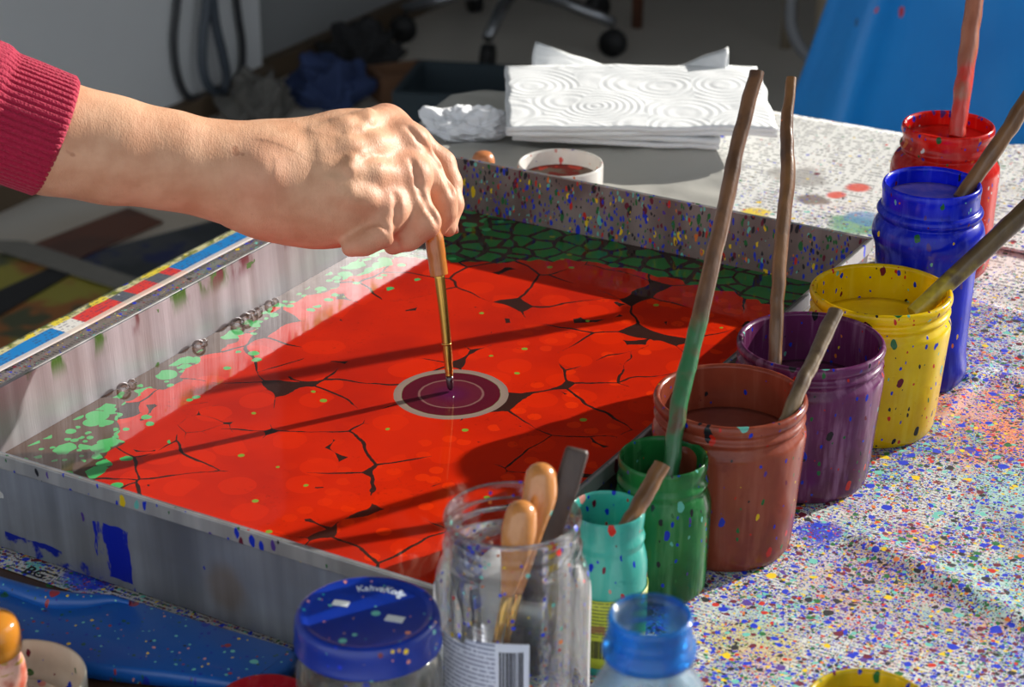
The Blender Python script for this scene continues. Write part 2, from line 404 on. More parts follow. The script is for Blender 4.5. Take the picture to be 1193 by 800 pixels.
# a loose page over the far edge, its rim curling down
def z_over(x, y):
    d = max(0, y-TY1+.02)
    return .0022 + .0012*mnoise.noise(Vector((x*9, y*9, 9))) - 1.2*d*d
def w_over(x, y, s, t): return x, y + (.05*math.sin(s*PI*1.05)+.012*math.sin(s*9))*t
pg = newspaper_mat('curling_newsprint', dens=.2, fine=.2, text=.65, rows=170, thr=.5, dirt=.3, paper=(238, 238, 234))
tag(obj('newspaper_sheet', sheet(.30, .56, .70, .925, 50, 50, z_over, .0004, w_over), pg, loc=A, rz=ANG),
    'loose newspaper page with a curved edge beside the white paper towels', 'newspaper')
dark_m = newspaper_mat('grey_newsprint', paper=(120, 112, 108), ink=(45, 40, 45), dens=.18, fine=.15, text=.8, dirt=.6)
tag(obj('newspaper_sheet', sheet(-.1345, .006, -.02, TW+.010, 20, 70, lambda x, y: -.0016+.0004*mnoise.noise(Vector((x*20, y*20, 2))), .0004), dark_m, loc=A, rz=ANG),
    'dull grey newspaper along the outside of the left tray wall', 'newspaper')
ns = newspaper_mat('strip_newsprint', paper=(205, 203, 196), dens=.7, fine=.5, text=.95, dirt=.5, stains=(stain(110, 667, .02, BLUE, .95), stain(40, 655, .006, TEA, .9)))
strip = tag(obj('newspaper_sheet', sheet(-.03, .30, -.0125, .12, 40, 12, lambda x, y: -.0021, .0004), ns, loc=A, rz=ANG),
            'narrow newspaper edge showing under the near wall of the tray', 'newspaper')
def text_mesh(txt, size, depth=.0002, bold=0.0):
    cu = bpy.data.curves.new('lettering', 'FONT'); cu.body = txt; cu.size = size; cu.extrude = depth; cu.offset = bold; cu.align_x = 'CENTER'; cu.resolution_u = 3
    o = bpy.data.objects.new('lettering', cu); COL.objects.link(o)
    bpy.context.view_layer.update()
    me = bpy.data.meshes.new_from_object(o.evaluated_get(bpy.context.evaluated_depsgraph_get()))
    bpy.data.objects.remove(o); bpy.data.curves.remove(cu)
    bm = bmesh.new(); bm.from_mesh(me); bpy.data.meshes.remove(me); return bm
tb = text_mesh('BG', .011); bmesh.ops.translate(tb, verts=tb.verts, vec=(.078, -.0113, -.0018))
obj('printed_letters', tb, simple('ink_black', (25, 25, 28), .6), strip, smooth=False)
# magazine strip
mg = N('magazine_print'); x, y, z = mg.sep()
B_, W_, R_, K_ = lin((18, 125, 195)), lin((222, 220, 214)), lin((215, 58, 52)), lin((92, 96, 104))
blk = mg.ramp(y, [(0, W_), (.05, B_), (.235, W_), (.255, R_), (.295, K_), (.31, R_), (.333, K_), (.35, R_), (.362, B_), (.45, W_), (.49, K_), (.55, B_), (.62, W_), (.7, R_)], 'CONSTANT')
out = mg.step(mg.math('ADD', x, mg.math('MULTIPLY', mg.math('SUBTRACT', mg.noise(30), .5), .005)), -.1297, -.1288)
yel = mg.mix(mg.step(mg.noise(90, 4), .45, .6), lin((205, 200, 150)), lin((110, 120, 40)))
col = mg.mix(out, mg.mix(mg.step(mg.noise(50, 3), .56, .58), yel, lin((225, 205, 60))), blk)
col = mg.mix(mg.math('MULTIPLY', text_lines(mg, y, x, 300, 330, .2, .52), .55), col, lin((70, 60, 90)))
col = mg.mix(mg.math('MULTIPLY', mg.math('GREATER_THAN', x, -.1165), .8), col, lin((216, 200, 186)))
for sc_, r_, d_, sd_ in ((110, .3, .12, 3), (50, .25, .1, 4)): col, _m = mg.specks(col, sc_, r_, d_, [(3, BLUE), (2, WHT), (1, YEL), (1, GRN)], sd_)
tag(obj('magazine', sheet(-.1365, -.1112, -.05, .82, 10, 90, lambda x, y: .0008+.0006*mnoise.noise(Vector((x*30, y*14, 7))), .0006), mg.pbr(col, .35), loc=A, rz=ANG),
    'glossy magazine page edge with red, blue and yellow print, left of the tray', 'magazine')

# ================================================================== metal tray
tray = thing('marbling_tray', 'shallow rectangular metal marbling tray holding red paint bath', 'tray', A, ANG)
FLR = .003       # walls lean out a little towards the rim
def blue_patch(s, col):
    x, y, z = s.sep(s.warp(.006, 60))
    p0, p1 = W2L(PZ(165, 640, .04)), W2L(PZ(200, 690, .01))
    m = s.math('MULTIPLY', s.math('MULTIPLY', s.math('GREATER_THAN', x, .115), s.math('LESS_THAN', x, .139)), s.math('MULTIPLY', s.math('GREATER_THAN', z, .0035), s.math('LESS_THAN', z, .037)))
    m = s.math('MULTIPLY', m, s.step(s.noise(90, 4, .7, co=s.mp((1, 1, .25))), .40, .46))
    col = s.mix(m, col, lin((16, 40, 185)))
    m2 = s.math('MULTIPLY', s.math('LESS_THAN', z, .011), s.math('MULTIPLY', s.math('GREATER_THAN', x, .05), s.math('LESS_THAN', x, .14)))
    col = s.mix(s.math('MULTIPLY', m2, s.step(s.noise(40, 4), .5, .55)), col, lin((16, 40, 170)))
    d = s.n('ShaderNodeVectorMath', {0: s.warp(.006, 150), 1: (.049, -.0025, .034)}, operation='DISTANCE').outputs['Value']
    col = s.mix(s.math('LESS_THAN', d, .0042), col, lin((225, 225, 220)))
    # a blurry rusty scrape
    d = s.n('ShaderNodeVectorMath', {0: s.mp((1, 1, 1), co=s.warp(.012, 40)), 1: (.20, -.0025, .02)}, operation='DISTANCE').outputs['Value']
    col = s.mix(s.math('MULTIPLY', s.math('SUBTRACT', 1, s.step(d, .008, .02)), .55), col, lin((140, 115, 85)))
    # soot-like tarnish
    col = s.mix(s.math('MULTIPLY', s.step(s.noise(9, 3, co=s.mp((1, 1, .4))), .5, .72), .55), col, lin((70, 70, 74)))
    return col
near_metal = metal_mat('tray_metal_near', (120, 118, 116), .4, ((90, .22, .05, 2), (240, .3, .03, 3)), base=(168, 173, 182), patch=blue_patch, metal=.55, rough=.42)
left_metal = metal_mat('tray_metal_left', (150, 140, 138), .4, ((80, .3, .03, 6),), base=(186, 184, 190), green=True, metal=.55, rough=.34)
far_metal = metal_mat('tray_metal_far', (104, 82, 76), .85, ((170, .38, .5, 2), (300, .45, .6, 4), (480, .48, .7, 8)), base=(150, 136, 130), metal=.2, rough=.5)
right_metal = metal_mat('tray_metal_right', (60, 50, 48), .8, ((110, .4, .4, 3), (220, .4, .3, 5)), base=(120, 115, 112), metal=.3)
rim_metal = metal_mat('tray_metal_rim', (150, 145, 140), .4, ((260, .42, .40, 1), (150, .34, .35, 2)), base=(185, 184, 182), metal=.5, rough=.35)
def wall(name, x0, y0, x1, y1, ox, oy, mat):
    bm = bmesh.new(); t = .0014
    pts = []
    nseg = 30
    for i in range(nseg+1):
        s = i/nseg; x = x0+(x1-x0)*s; y = y0+(y1-y0)*s
        row = []
        for (k, z) in ((0, .0), (.35, LZ), (1, TH)):
            row.append(bm.verts.new((x+ox*FLR*(k-1), y+oy*FLR*(k-1), z)))
        for (k, z) in ((1, TH), (.35, LZ), (0, 0.)):
            row.append(bm.verts.new((x+ox*(FLR*(k-1)+t), y+oy*(FLR*(k-1)+t), z)))
        pts.append(row)
    for a, b in zip(pts, pts[1:]):
        for k in range(6): bm.faces.new((a[k], a[(k+1) % 6], b[(k+1) % 6], b[k]))
    bm.faces.new(pts[0]); bm.faces.new(pts[-1][::-1])
    bmesh.ops.recalc_face_normals(bm, faces=bm.faces)
    return obj(name, bm, mat, tray, smooth=False)
wall('tray_wall', 0, 0, TL, 0, 0, -1, near_metal)
wall('tray_wall', 0, 0, 0, TW, -1, 0, left_metal)
wall('tray_wall', 0, TW, TL, TW, 0, 1, far_metal)
wall('tray_wall', TL, 0, TL, TW, 1, 0, right_metal)
obj('tray_floor', box(FLR, TL-FLR, FLR, TW-FLR, .0002, .0016), right_metal, tray, smooth=False)
# folded hem round the outside of the rim
def hem(x0, x1, y0, y1): obj('folded_rim', box(x0, x1, y0, y1, TH-.0085, TH+.0004, bevel=.0006), rim_metal, tray, smooth=False)
hem(-.0032, TL+.0032, -.0034, -.0014); hem(-.0032, TL+.0032, TW+.0014, TW+.0034)
hem(-.0034, -.0014, -.0013, TW+.0013); hem(TL+.0014, TL+.0034, -.0013, TW+.0013)

# ------------------------------------------------------------------ paint bath
q = N('marbled_bath'); q.flat2d = True; x, y, z = q.sep()
wc_ = q.warp(.012, 45); wx, wy, wz = q.sep(wc_)
flat = q.mp((1, 1, 0), co=wc_)
def curve(t, pts, span):
    return q.ramp(q.math('DIVIDE', t, span), [(p/span, (v*5,)*3) for p, v in pts])
xb = q.math('DIVIDE', curve(wy, [(0, .085), (.056, .073), (.08, .058), (.10, .05), (.12, .032), (.137, .017), (.16, .02), (.175, .031), (.2, .02), (.26, .021), (.3, .016), (.36, .027), (.42, .037), (.5, .05)], TW), 5)
scal = q.math('MULTIPLY', q.math('SUBTRACT', q.vor(70, flat).outputs['Distance'], .4), .010)
bare = q.math('LESS_THAN', q.math('ADD', wx, scal), xb)
yb = q.math('ADD', q.math('DIVIDE', q.ramp(q.math('DIVIDE', wx, TL), [(0, (.41,)*3), (.15, (.422,)*3), (.24, (.435,)*3), (.32, (.45,)*3), (.40, (.472,)*3), (.52, (.482,)*3), (.75, (.478,)*3), (.9, (.468,)*3), (1, (.45,)*3)]), 1), 0)
farband = q.math('GREATER_THAN', q.math('ADD', wy, scal), yb)
BARE = q.mix(q.noise(25, 3), lin((88, 66, 52)), lin((66, 48, 38)))
# red film: broad discs pressed together, dark cracks opening between them
w3 = q.mp((1, 1, 0), co=q.warp(.02, 22))
fine_n = q.math('MULTIPLY_ADD', q.noise(260, 3), .05, -.025)
def cracks(scale, loc, joint, seed, amt):
    w3b = q.mp(loc=(seed*.37, seed*.211, 0), co=w3); v1 = q.vor(scale, w3b); ve_ = q.vor(scale, w3b, 'DISTANCE_TO_EDGE').outputs['Distance']
    on = q.step(q.noise(11, 2, co=q.mp(loc=(seed, seed*2, 0))), amt, amt+.14)
    gap = q.math('GREATER_THAN', q.math('ADD', v1.outputs['Distance'], q.math('MULTIPLY', fine_n, .7)), q.math('MULTIPLY_ADD', on, -.16, joint+.22))
    ln = q.math('LESS_THAN', q.math('ADD', ve_, q.math('MULTIPLY', fine_n, .5)), q.math('MULTIPLY_ADD', on, .026, -.006))
    return q.math('MAXIMUM', gap, ln)
crack = cracks(21, 0, .68, 2, .40)
crack2 = cracks(58, 0, .68, 6, .64)
crack = q.math('MAXIMUM', crack, crack2)
red = q.mix(q.step(q.noise(14, 3), .35, .7), lin((196, 36, 8)), lin((172, 30, 12)))
d1 = q.vor(34, q.mp((1, 1, 0), co=q.warp(.004, 40)))
near_y = q.step(wx, .12, .26)
disc = q.math('MULTIPLY', q.math('LESS_THAN', d1.outputs['Distance'], .36), q.math('GREATER_THAN', q.n('ShaderNodeSeparateColor', {0: d1.outputs['Color']}).outputs[0], .45))
red = q.mix(q.math('MULTIPLY', disc, .5), red, lin((212, 42, 6)))
d2 = q.vor(80, q.mp((1, 1, 0), (.3, .1, 0)))
disc2 = q.math('MULTIPLY', q.math('LESS_THAN', d2.outputs['Distance'], .34), q.math('GREATER_THAN', q.n('ShaderNodeSeparateColor', {0: d2.outputs['Color']}).outputs[1], .72))
red = q.mix(q.math('MULTIPLY', q.math('MULTIPLY', disc2, near_y), .7), red, lin((222, 52, 8)))
red = q.mix(q.math('MULTIPLY', q.step(q.noise(420, 2), .6, .72), q.math('MULTIPLY', q.step(q.noise(18, 2, co=q.mp(loc=(4, 4, 1))), .48, .65), .4)), red, lin((110, 22, 14)))
col = q.mix(crack, red, lin((52, 30, 26)))
# green margin along the far wall
gv = q.vor(62, w3, 'DISTANCE_TO_EDGE').outputs['Distance']
gcol = q.mix(q.math('GREATER_THAN', q.math('ADD', gv, fine_n), q.math('MULTIPLY_ADD', q.noise(30, 2), .35, -.06)), lin((52, 40, 34)), q.mix(q.noise(40), lin((34, 104, 48)), lin((46, 124, 58))))
col = q.mix(farband, col, gcol)
# bare margin with green drops along the left wall
def discs(scale, rad, dens, seed):
    v = q.vor(scale, q.mp((1, 1, 0), (seed, seed*2.3, 0), co=q.warp(.003, 80)))
    r, g, b = q.n('ShaderNodeSeparateColor', {0: v.outputs['Color']}).outputs[:3]
    return q.math('MULTIPLY', q.math('LESS_THAN', r, dens), q.math('LESS_THAN', v.outputs['Distance'], q.math('MULTIPLY_ADD', b, rad*.5, rad*.6)))
gd = q.math('MAXIMUM', q.math('MAXIMUM', discs(62, .5, .5, 1.7), discs(95, .5, .42, 3.1)), discs(190, .42, .22, 5.5))
gd = q.math('MULTIPLY', gd, q.math('GREATER_THAN', wx, .009))
drop_green = q.mix(q.noise(60), lin((62, 158, 88)), lin((74, 172, 98)))
col = q.mix(bare, col, q.mix(gd, BARE, drop_green))
near_edge = q.math('LESS_THAN', wx, q.math('ADD', xb, .035))
rd = q.math('MULTIPLY', discs(120, .40, .15, 2.2), q.math('MULTIPLY', near_edge, q.math('SUBTRACT', 1, bare)))
col = q.mix(rd, col, drop_green)
col = q.mix(q.math('MULTIPLY', discs(75, .15, .07, 8.8), q.math('GREATER_THAN', wx, .03)), col, lin((120, 150, 50)))
# the drop just laid down: rings of grey, maroon and violet
RC = W2L(PZ(525.5, 458.5, LZ))
dv = q.n('ShaderNodeVectorMath', {0: q.warp(.0009, 160), 1: (RC.x, RC.y, LZ)}, operation='DISTANCE').outputs['Value']
R0 = .0348
ringc = q.ramp(q.math('DIVIDE', dv, R0*1.25), [(0, lin((84, 24, 66))), (.20, lin((84, 22, 50))), (.30, lin((90, 26, 44))), (.425, lin((88, 28, 42))), (.432, lin((126, 88, 82))), (.455, lin((120, 80, 78))), (.465, lin((80, 18, 34))),
       (.685, lin((84, 20, 34))), (.69, lin((126, 128, 96))), (.70, lin((140, 122, 110))), (.79, lin((134, 116, 106)))])
col = q.mix(q.math('LESS_THAN', dv, R0), col, ringc)
nb = q.bump(q.noise(60, 2), .02, .002)
bath_m = q.pbr(col, .045, 0, nb, IOR=1.33)
tag(obj('paint_bath', box(FLR*.65+.0002, TL-FLR*.65-.0002, FLR*.65+.0002, TW-FLR*.65-.0002, .0018, LZ), bath_m, loc=A, rz=ANG, smooth=False),
    'red marbling paint floating in the tray, dark veins and green drops at its edges', 'paint bath', kind='stuff')

# foam bubbles along the left wall
bub = N('bubble_film'); lw = bub.n('ShaderNodeLayerWeight', {'Blend': .35})
tr = bub.n('ShaderNodeBsdfTransparent', {0: bub.mix(lw.outputs['Facing'], (.95, .90, .88, 1), (.62, .48, .44, 1))})
gl = bub.n('ShaderNodeBsdfGlossy', {'Roughness': .03, 'Color': (1, 1, 1, 1)})
bub.t.links.new(bub.n('ShaderNodeMixShader', {0: bub.math('MULTIPLY_ADD', lw.outputs['Fresnel'], .6, .10), 1: tr.outputs[0], 2: gl.outputs[0]}).outputs[0], bub.out.inputs[0])
def bubble_bm(r):
    bm = bmesh.new(); bmesh.ops.create_uvsphere(bm, u_segments=20, v_segments=12, radius=r)
    bmesh.ops.bisect_plane(bm, geom=bm.verts[:]+bm.edges[:]+bm.faces[:], plane_co=(0, 0, -r*.25), plane_no=(0, 0, -1), clear_outer=True); return bm
for (u, v, r, lab) in ((128, 449, 7.5, 'largest foam bubble of the pair nearest the near left tray corner'), (143, 443, 5, 'smaller foam bubble of the pair nearest the near left tray corner'),
        (220, 400, 7, 'clear foam bubble alone at the middle of the left tray wall'), (231, 396, 4, 'tiny foam bubble beside the clear one at the middle of the left tray wall'),
        (262, 374, 7.5, None), (272, 368, 7, None), (282, 364, 6, None), (291, 360, 5, None), (303, 352, 5.5, None), (311, 348, 4, None)):
    p = PZ(u, v, LZ+.001); pl = W2L(p); rr = r*1.15*depth_of(p)/F_PX
    pl.x = max(pl.x, rr+.0035); p = L2W(pl.x, pl.y, LZ+rr*.22)
    tag(obj('foam_bubble', bubble_bm(rr), bub.m, loc=p), lab or 'brown foam bubble in the clump against the bright end of the left tray wall', 'bubble', 'foam bubbles on the paint bath')

# ================================================================== jars of paint
def scaled(pts, R, Hh): return [(r*R, z*Hh) for r, z in pts]
# outer and inner silhouettes, in rim radii and in heights
SQUAT = [(0, 0), (.74, 0), (.83, .012), (.875, .05), (.90, .14), (.935, .35), (.975, .6), (1.0, .74), (.995, .79), (.955, .822), (.935, .84), (.965, .862), (.985, .878), (.955, .897), (.94, .912), (.97, .93), (.995, .955), (.995, .978), (.975, .995), (.94, 1.0), (.905, .985)]
TALL = [(0, 0), (.80, 0), (.93, .01), (1.0, .04), (1.03, .08), (1.01, .12), (.985, .17), (1.0, .35), (1.03, .62), (1.075, .70), (1.13, .735), (1.14, .765), (1.10, .80), (1.03, .825), (1.0, .835), (1.05, .85), (1.075, .866), (1.03, .884), (.985, .895), (.985, .95), (1.0, .972), (.985, .992), (.945, 1.0), (.90, .985)]
ROUND = [(0, 0), (.9, 0), (1.06, .015), (1.13, .06), (1.155, .14), (1.165, .45), (1.185, .66), (1.17, .73), (1.09, .785), (1.0, .812), (.965, .825), (1.0, .845), (1.02, .86), (.985, .88), (.96, .9), (.965, .93), (1.0, .955), (1.0, .98), (.975, .997), (.94, 1.0), (.90, .985)]
STRAIGHT = [(0, 0), (.85, 0), (.98, .012), (1.04, .05), (1.06, .15), (1.085, .45), (1.10, .62), (1.085, .68), (1.04, .73), (1.0, .765), (.97, .785), (1.0, .81), (1.02, .83), (.985, .855), (.965, .88), (.985, .92), (1.0, .96), (.99, .985), (.96, 1.0), (.915, .985)]
def jar_body(shape, R, Hh, wall=.0022):
    prof = smooth_profile(scaled(shape, R, Hh), 3)
    inner = []
    for r, z in reversed(scaled(shape, R, Hh)[:-3]):
        if r > .6*R and z > .03*Hh: inner.append((min(r-wall, .915*R) if z < .78*Hh else .905*R, z))
    inner = [(r, z) for r, z in inner]+[(.7*R, .032*Hh), (0, .03*Hh)]
    return lathe(prof+inner, 80)
def inner_r(shape, R, Hh, z):
    pts = scaled(shape, R, Hh)
    for (r0, z0), (r1, z1) in zip(pts[1:], pts[2:]):
        if z0 <= z <= z1 and z1 > z0: return min(r0+(r1-r0)*(z-z0)/(z1-z0)-.0022, .915*R)
    return .905*R
def paint_jar(label, shape, x, y, R, Hh, mat, pmat, level, rz=0.0):
    t = thing('paint_jar', label, 'jar', (x, y, .0004), rz, 'open jars of paint beside the tray')
    obj('glass_body', jar_body(shape, R, Hh), mat, t)
    z = level*Hh; r = inner_r(shape, R, Hh, z)-.0002
    bm = lathe([(0, z), (r*.6, z), (r*.93, z+.0002), (r, z+.0012), (r, z-.004), (0, z-.004)], 64)
    obj('paint', bm, pmat, t); return t
S = 1.15
def wet(name, c, dark): 
    s = N(name); return s.pbr(s.mix(s.step(s.noise(45, 4), .35, .7), lin(c), lin(dark)), .25, 0, s.bump(s.noise(50, 3), .2, .002), .4)
BROWN = (172, 92, 72)
m_brown = paint_jar_mat('brown_jar', (156, 76, 54), (126, 56, 42), (190, 116, 92), .5, .3)
m_purp = paint_jar_mat('purple_jar', (110, 48, 98), (84, 34, 62), (178, 134, 170), .5, .5)
m_yel = paint_jar_mat('yellow_jar', (238, 206, 4), (212, 172, 2), (240, 222, 80), .75, .3, [(20, BLUE), (12, BLK), (14, RED), (10, GRN), (6, MAR), (5, TEA)])
m_blue = paint_jar_mat('blue_jar', (8, 34, 215), (4, 16, 150), (92, 108, 235), .45, .45)
m_red = paint_jar_mat('red_jar', (220, 28, 18), (180, 16, 14), (240, 110, 90), .8, .35, [(14, BLUE), (8, VIO), (10, GRN), (8, WHT), (6, MAR), (6, ORA)])
m_grn = paint_jar_mat('green_jar', (40, 124, 62), (22, 84, 40), (98, 160, 104), .5, .55)
m_teal = paint_jar_mat('turquoise_jar', (74, 182, 168), (50, 150, 140), (140, 214, 204), .6, .4, [(12, RED), (10, BLUE), (6, YEL), (6, MAR), (4, PNK)])
paint_jar('squat jar of brown paint, between the green and the purple jars', SQUAT, .10097*S, .877476*S, .0412, .0891, m_brown, wet('brown_paint', (126, 62, 48), (110, 52, 42)), .70)
paint_jar('squat jar of purple paint, between the brown and the yellow jars', SQUAT, .146956*S, .944124*S, .0422, .0865, m_purp, wet('purple_paint', (92, 38, 72), (78, 30, 58)), .64)
paint_jar('squat jar of bright yellow paint with dark spatters, in front of the blue jar', SQUAT, .190943*S, 1.004072*S, .04236, .0886, m_yel, wet('yellow_paint', (240, 204, 8), (226, 186, 6)), .74)
paint_jar('tall narrow jar of ultramarine blue paint, behind the yellow jar', TALL, .224454*S, 1.06115*S, .0304, .1321, m_blue, wet('blue_paint', (70, 80, 190), (150, 120, 190)), .915)
paint_jar('jar of red paint, farthest in the row behind the tall blue jar', ROUND, .265285*S, 1.221762*S, .0322, .108, m_red, wet('red_paint', (212, 40, 28), (190, 22, 18)), .90)
paint_jar('small jar of dark green paint holding the longest stick', STRAIGHT, .067604*S, .83699*S, .0233, .0768, m_grn, wet('green_paint', (30, 84, 44), (24, 66, 36)), .62)
TQ = PZ(708, 592, .085); tq = (TQ.x, TQ.y)
tjar = paint_jar('small jar of turquoise paint with a yellow-green label', STRAIGHT, tq[0], tq[1], .0181, .085, m_teal, wet('turquoise_paint', (50, 158, 142), (40, 140, 126)), .60)
def z_of(v, x, y):
    k = (CY-v)/F_PX; return CAM_H + y*(k*cs-sn)/(cs+k*sn)
def curved_patch(R, z0, z1, a0, a1, n=28, thick=.0003, top=None, bot=None, radf=None):
    """a label that follows a jar's wall; top and bot are torn edges"""
    bm = bmesh.new(); cols = []
    for i in range(n+1):
        a = a0+(a1-a0)*i/n; zt = z1+(top(i/n) if top else 0); zb = z0+(bot(i/n) if bot else 0); col = []
        m = 6
        for j in range(m+1):
            z = zb+(zt-zb)*j/m; r = (radf(z) if radf else R)
            col.append((bm.verts.new((r*math.cos(a), r*math.sin(a), z)), bm.verts.new(((r+thick)*math.cos(a), (r+thick)*math.sin(a), z))))
        cols.append(col)
    for c, d in zip(cols, cols[1:]):
        for j in range(len(c)-1):
            bm.faces.new((c[j][1], d[j][1], d[j+1][1], c[j+1][1])); bm.faces.new((c[j][0], c[j+1][0], d[j+1][0], d[j][0]))
        bm.faces.new((c[0][0], d[0][0], d[0][1], c[0][1])); bm.faces.new((c[-1][0], c[-1][1], d[-1][1], d[-1][0]))
    for c in (cols[0], cols[-1]):
        for j in range(len(c)-1): bm.faces.new((c[j][0], c[j][1], c[j+1][1], c[j+1][0]))
    bmesh.ops.recalc_face_normals(bm, faces=bm.faces); return bm
def rad_of(shape, R, Hh, extra=.0005):
    prof = smooth_profile(scaled(shape, R, Hh), 3)
    def f(z):
        for (r0, z0), (r1, z1) in zip(prof, prof[1:]):
            if z0 <= z <= z1 and z1 > z0 and r0 > .3*R: return r0+(r1-r0)*(z-z0)/(z1-z0)+extra
        return R+extra
    return f
# label of the turquoise jar
lb = N('green_label'); x, y, z = lb.sep(); ang = lb.math('MULTIPLY', lb.math('ARCTAN2', y, x), .02)
lc = lb.mix(lb.noise(60), lin((176, 186, 40)), lin((160, 172, 44)))
lc = lb.mix(lb.math('MULTIPLY', lb.math('MULTIPLY', text_lines(lb, ang, z, 520, 900, .5, .38), lb.math('GREATER_THAN', z, .024)), .75), lc, lin((60, 76, 30)))
lc = lb.mix(lb.math('MULTIPLY', lb.step(lb.noise(70, 4), .6, .64), .8), lc, lin((120, 66, 50)))
for sc_, r_, d_, sd_ in ((120, .3, .2, 3), (60, .25, .2, 4)): lc, _m = lb.specks(lc, sc_, r_, d_, PAL, sd_)
rf = rad_of(STRAIGHT, .0181, .085)
lab = obj('label', curved_patch(0, .006, .0445, -PI*.95, PI*.1, 40, radf=rf), lb.pbr(lc, .5), tjar)
bars = bmesh.new(); random.seed(3)
a = -1.95
while a < -1.5:
    wb = random.choice((.012, .02, .032)); pb = curved_patch(0, .012, .022, a, a+wb, 2, .0002, radf=lambda z: rf(z)+.0004)
    me_ = bpy.data.meshes.new('tmp'); pb.to_mesh(me_); pb.free(); bars.from_mesh(me_); bpy.data.meshes.remove(me_); a += wb+random.choice((.014, .022))
obj('barcode', bars, simple('bar_black', (30, 30, 30), .6), lab)

# ------------------------------------------------------------------ clear jar with brushes
CJ = PZ(597, 598, .12); cjr, cjh = .0310, .12
CLEAR = [(0, 0), (.9, 0), (1.04, .01), (1.10, .04), (1.12, .12), (1.125, .5), (1.13, .70), (1.10, .765), (1.02, .815), (.985, .835), (1.0, .85), (1.02, .865), (.98, .885), (.955, .90), (.985, .918), (.955, .94), (.985, .962), (1.0, .98), (.985, .995), (.955, 1.0), (.92, .985)]
jar = thing('glass_jar', 'clear glass jar holding wooden-handled brushes, with remains of a torn label', 'jar', (CJ.x, CJ.y, .0004))
g_clear = glass_mat('clear_glass', (.985, .992, .99), .03, ((150, .26, .22, 1), (280, .3, .16, 2)), edge=.88)
obj('glass_body', jar_body(CLEAR, cjr, cjh, .0024), g_clear, jar)
tpn = N('torn_paper'); tcol = tpn.mix(tpn.noise(60), lin((250, 250, 250)), lin((236, 236, 238)))
tpn.t.links.new(tpn.n('ShaderNodeMixShader', {0: .5, 1: tpn.n('ShaderNodeBsdfDiffuse', {0: tcol}).outputs[0], 2: tpn.n('ShaderNodeBsdfTranslucent', {0: tcol}).outputs[0]}).outputs[0], tpn.out.inputs[0]); paper_m = tpn.m
crf = rad_of(CLEAR, cjr, cjh)
def zc(v, da=0): return z_of(v, CJ.x+crf(.06)*math.cos(da), CJ.y+crf(.06)*math.sin(da))
def torn(amp, k, seed): return lambda s: amp*(mnoise.noise(Vector((s*k, seed, 0)))+.5*mnoise.noise(Vector((s*k*3.1, seed, 4))))-amp*2.2*(abs(s-.5)*2)**6
obj('torn_label', curved_patch(0, .026, .0815, 1.5, 3.55, 40, top=torn(.006, 5, 1), bot=torn(.004, 4, 2), radf=crf), paper_m, jar)
obj('torn_label', curved_patch(0, .026, .082, -.05, 1.12, 30, top=torn(.006, 5, 3), bot=torn(.004, 4, 5), radf=crf), paper_m, jar)
fl_ = N('jar_label'); x, y, z = fl_.sep(); ang = fl_.math('MULTIPLY', fl_.math('ARCTAN2', y, x), .035)
lc = fl_.mix(fl_.noise(50), lin((228, 230, 240)), lin((212, 214, 228)))
tm = fl_.math('MULTIPLY', text_lines(fl_, ang, z, 420, 700, .5, .42), fl_.math('LESS_THAN', ang, -.0625))
lc = fl_.mix(fl_.math('MULTIPLY', tm, .7), lc, lin((80, 90, 130)))
lc = fl_.mix(fl_.math('MULTIPLY', fl_.math('LESS_THAN', z, .031), fl_.math('LESS_THAN', ang, -.066)), lc, lin((222, 90, 50)))
fz1 = z_of(752, CJ.x, CJ.y-.035)
def lab_top(s): return -.0008*math.sin(s*PI*2) - (.003 if s < .34 else 0)
flab = obj('product_label', curved_patch(0, .012, fz1, -2.62, -1.36, 44, top=lab_top, radf=crf), fl_.pbr(lc, .5), jar)
bars = bmesh.new(); a = -1.735; random.seed(5)
while a < -1.44:
    wb = random.choice((.008, .014, .024)); pb = curved_patch(0, .016, fz1-.0035, a, a+wb, 2, .0002, radf=lambda z: crf(z)+.0004)
    me_ = bpy.data.meshes.new('tmp'); pb.to_mesh(me_); pb.free(); bars.from_mesh(me_); bpy.data.meshes.remove(me_); a += wb+random.choice((.009, .016))
obj('barcode', bars, simple('barcode_black', (40, 40, 48), .6), flab)

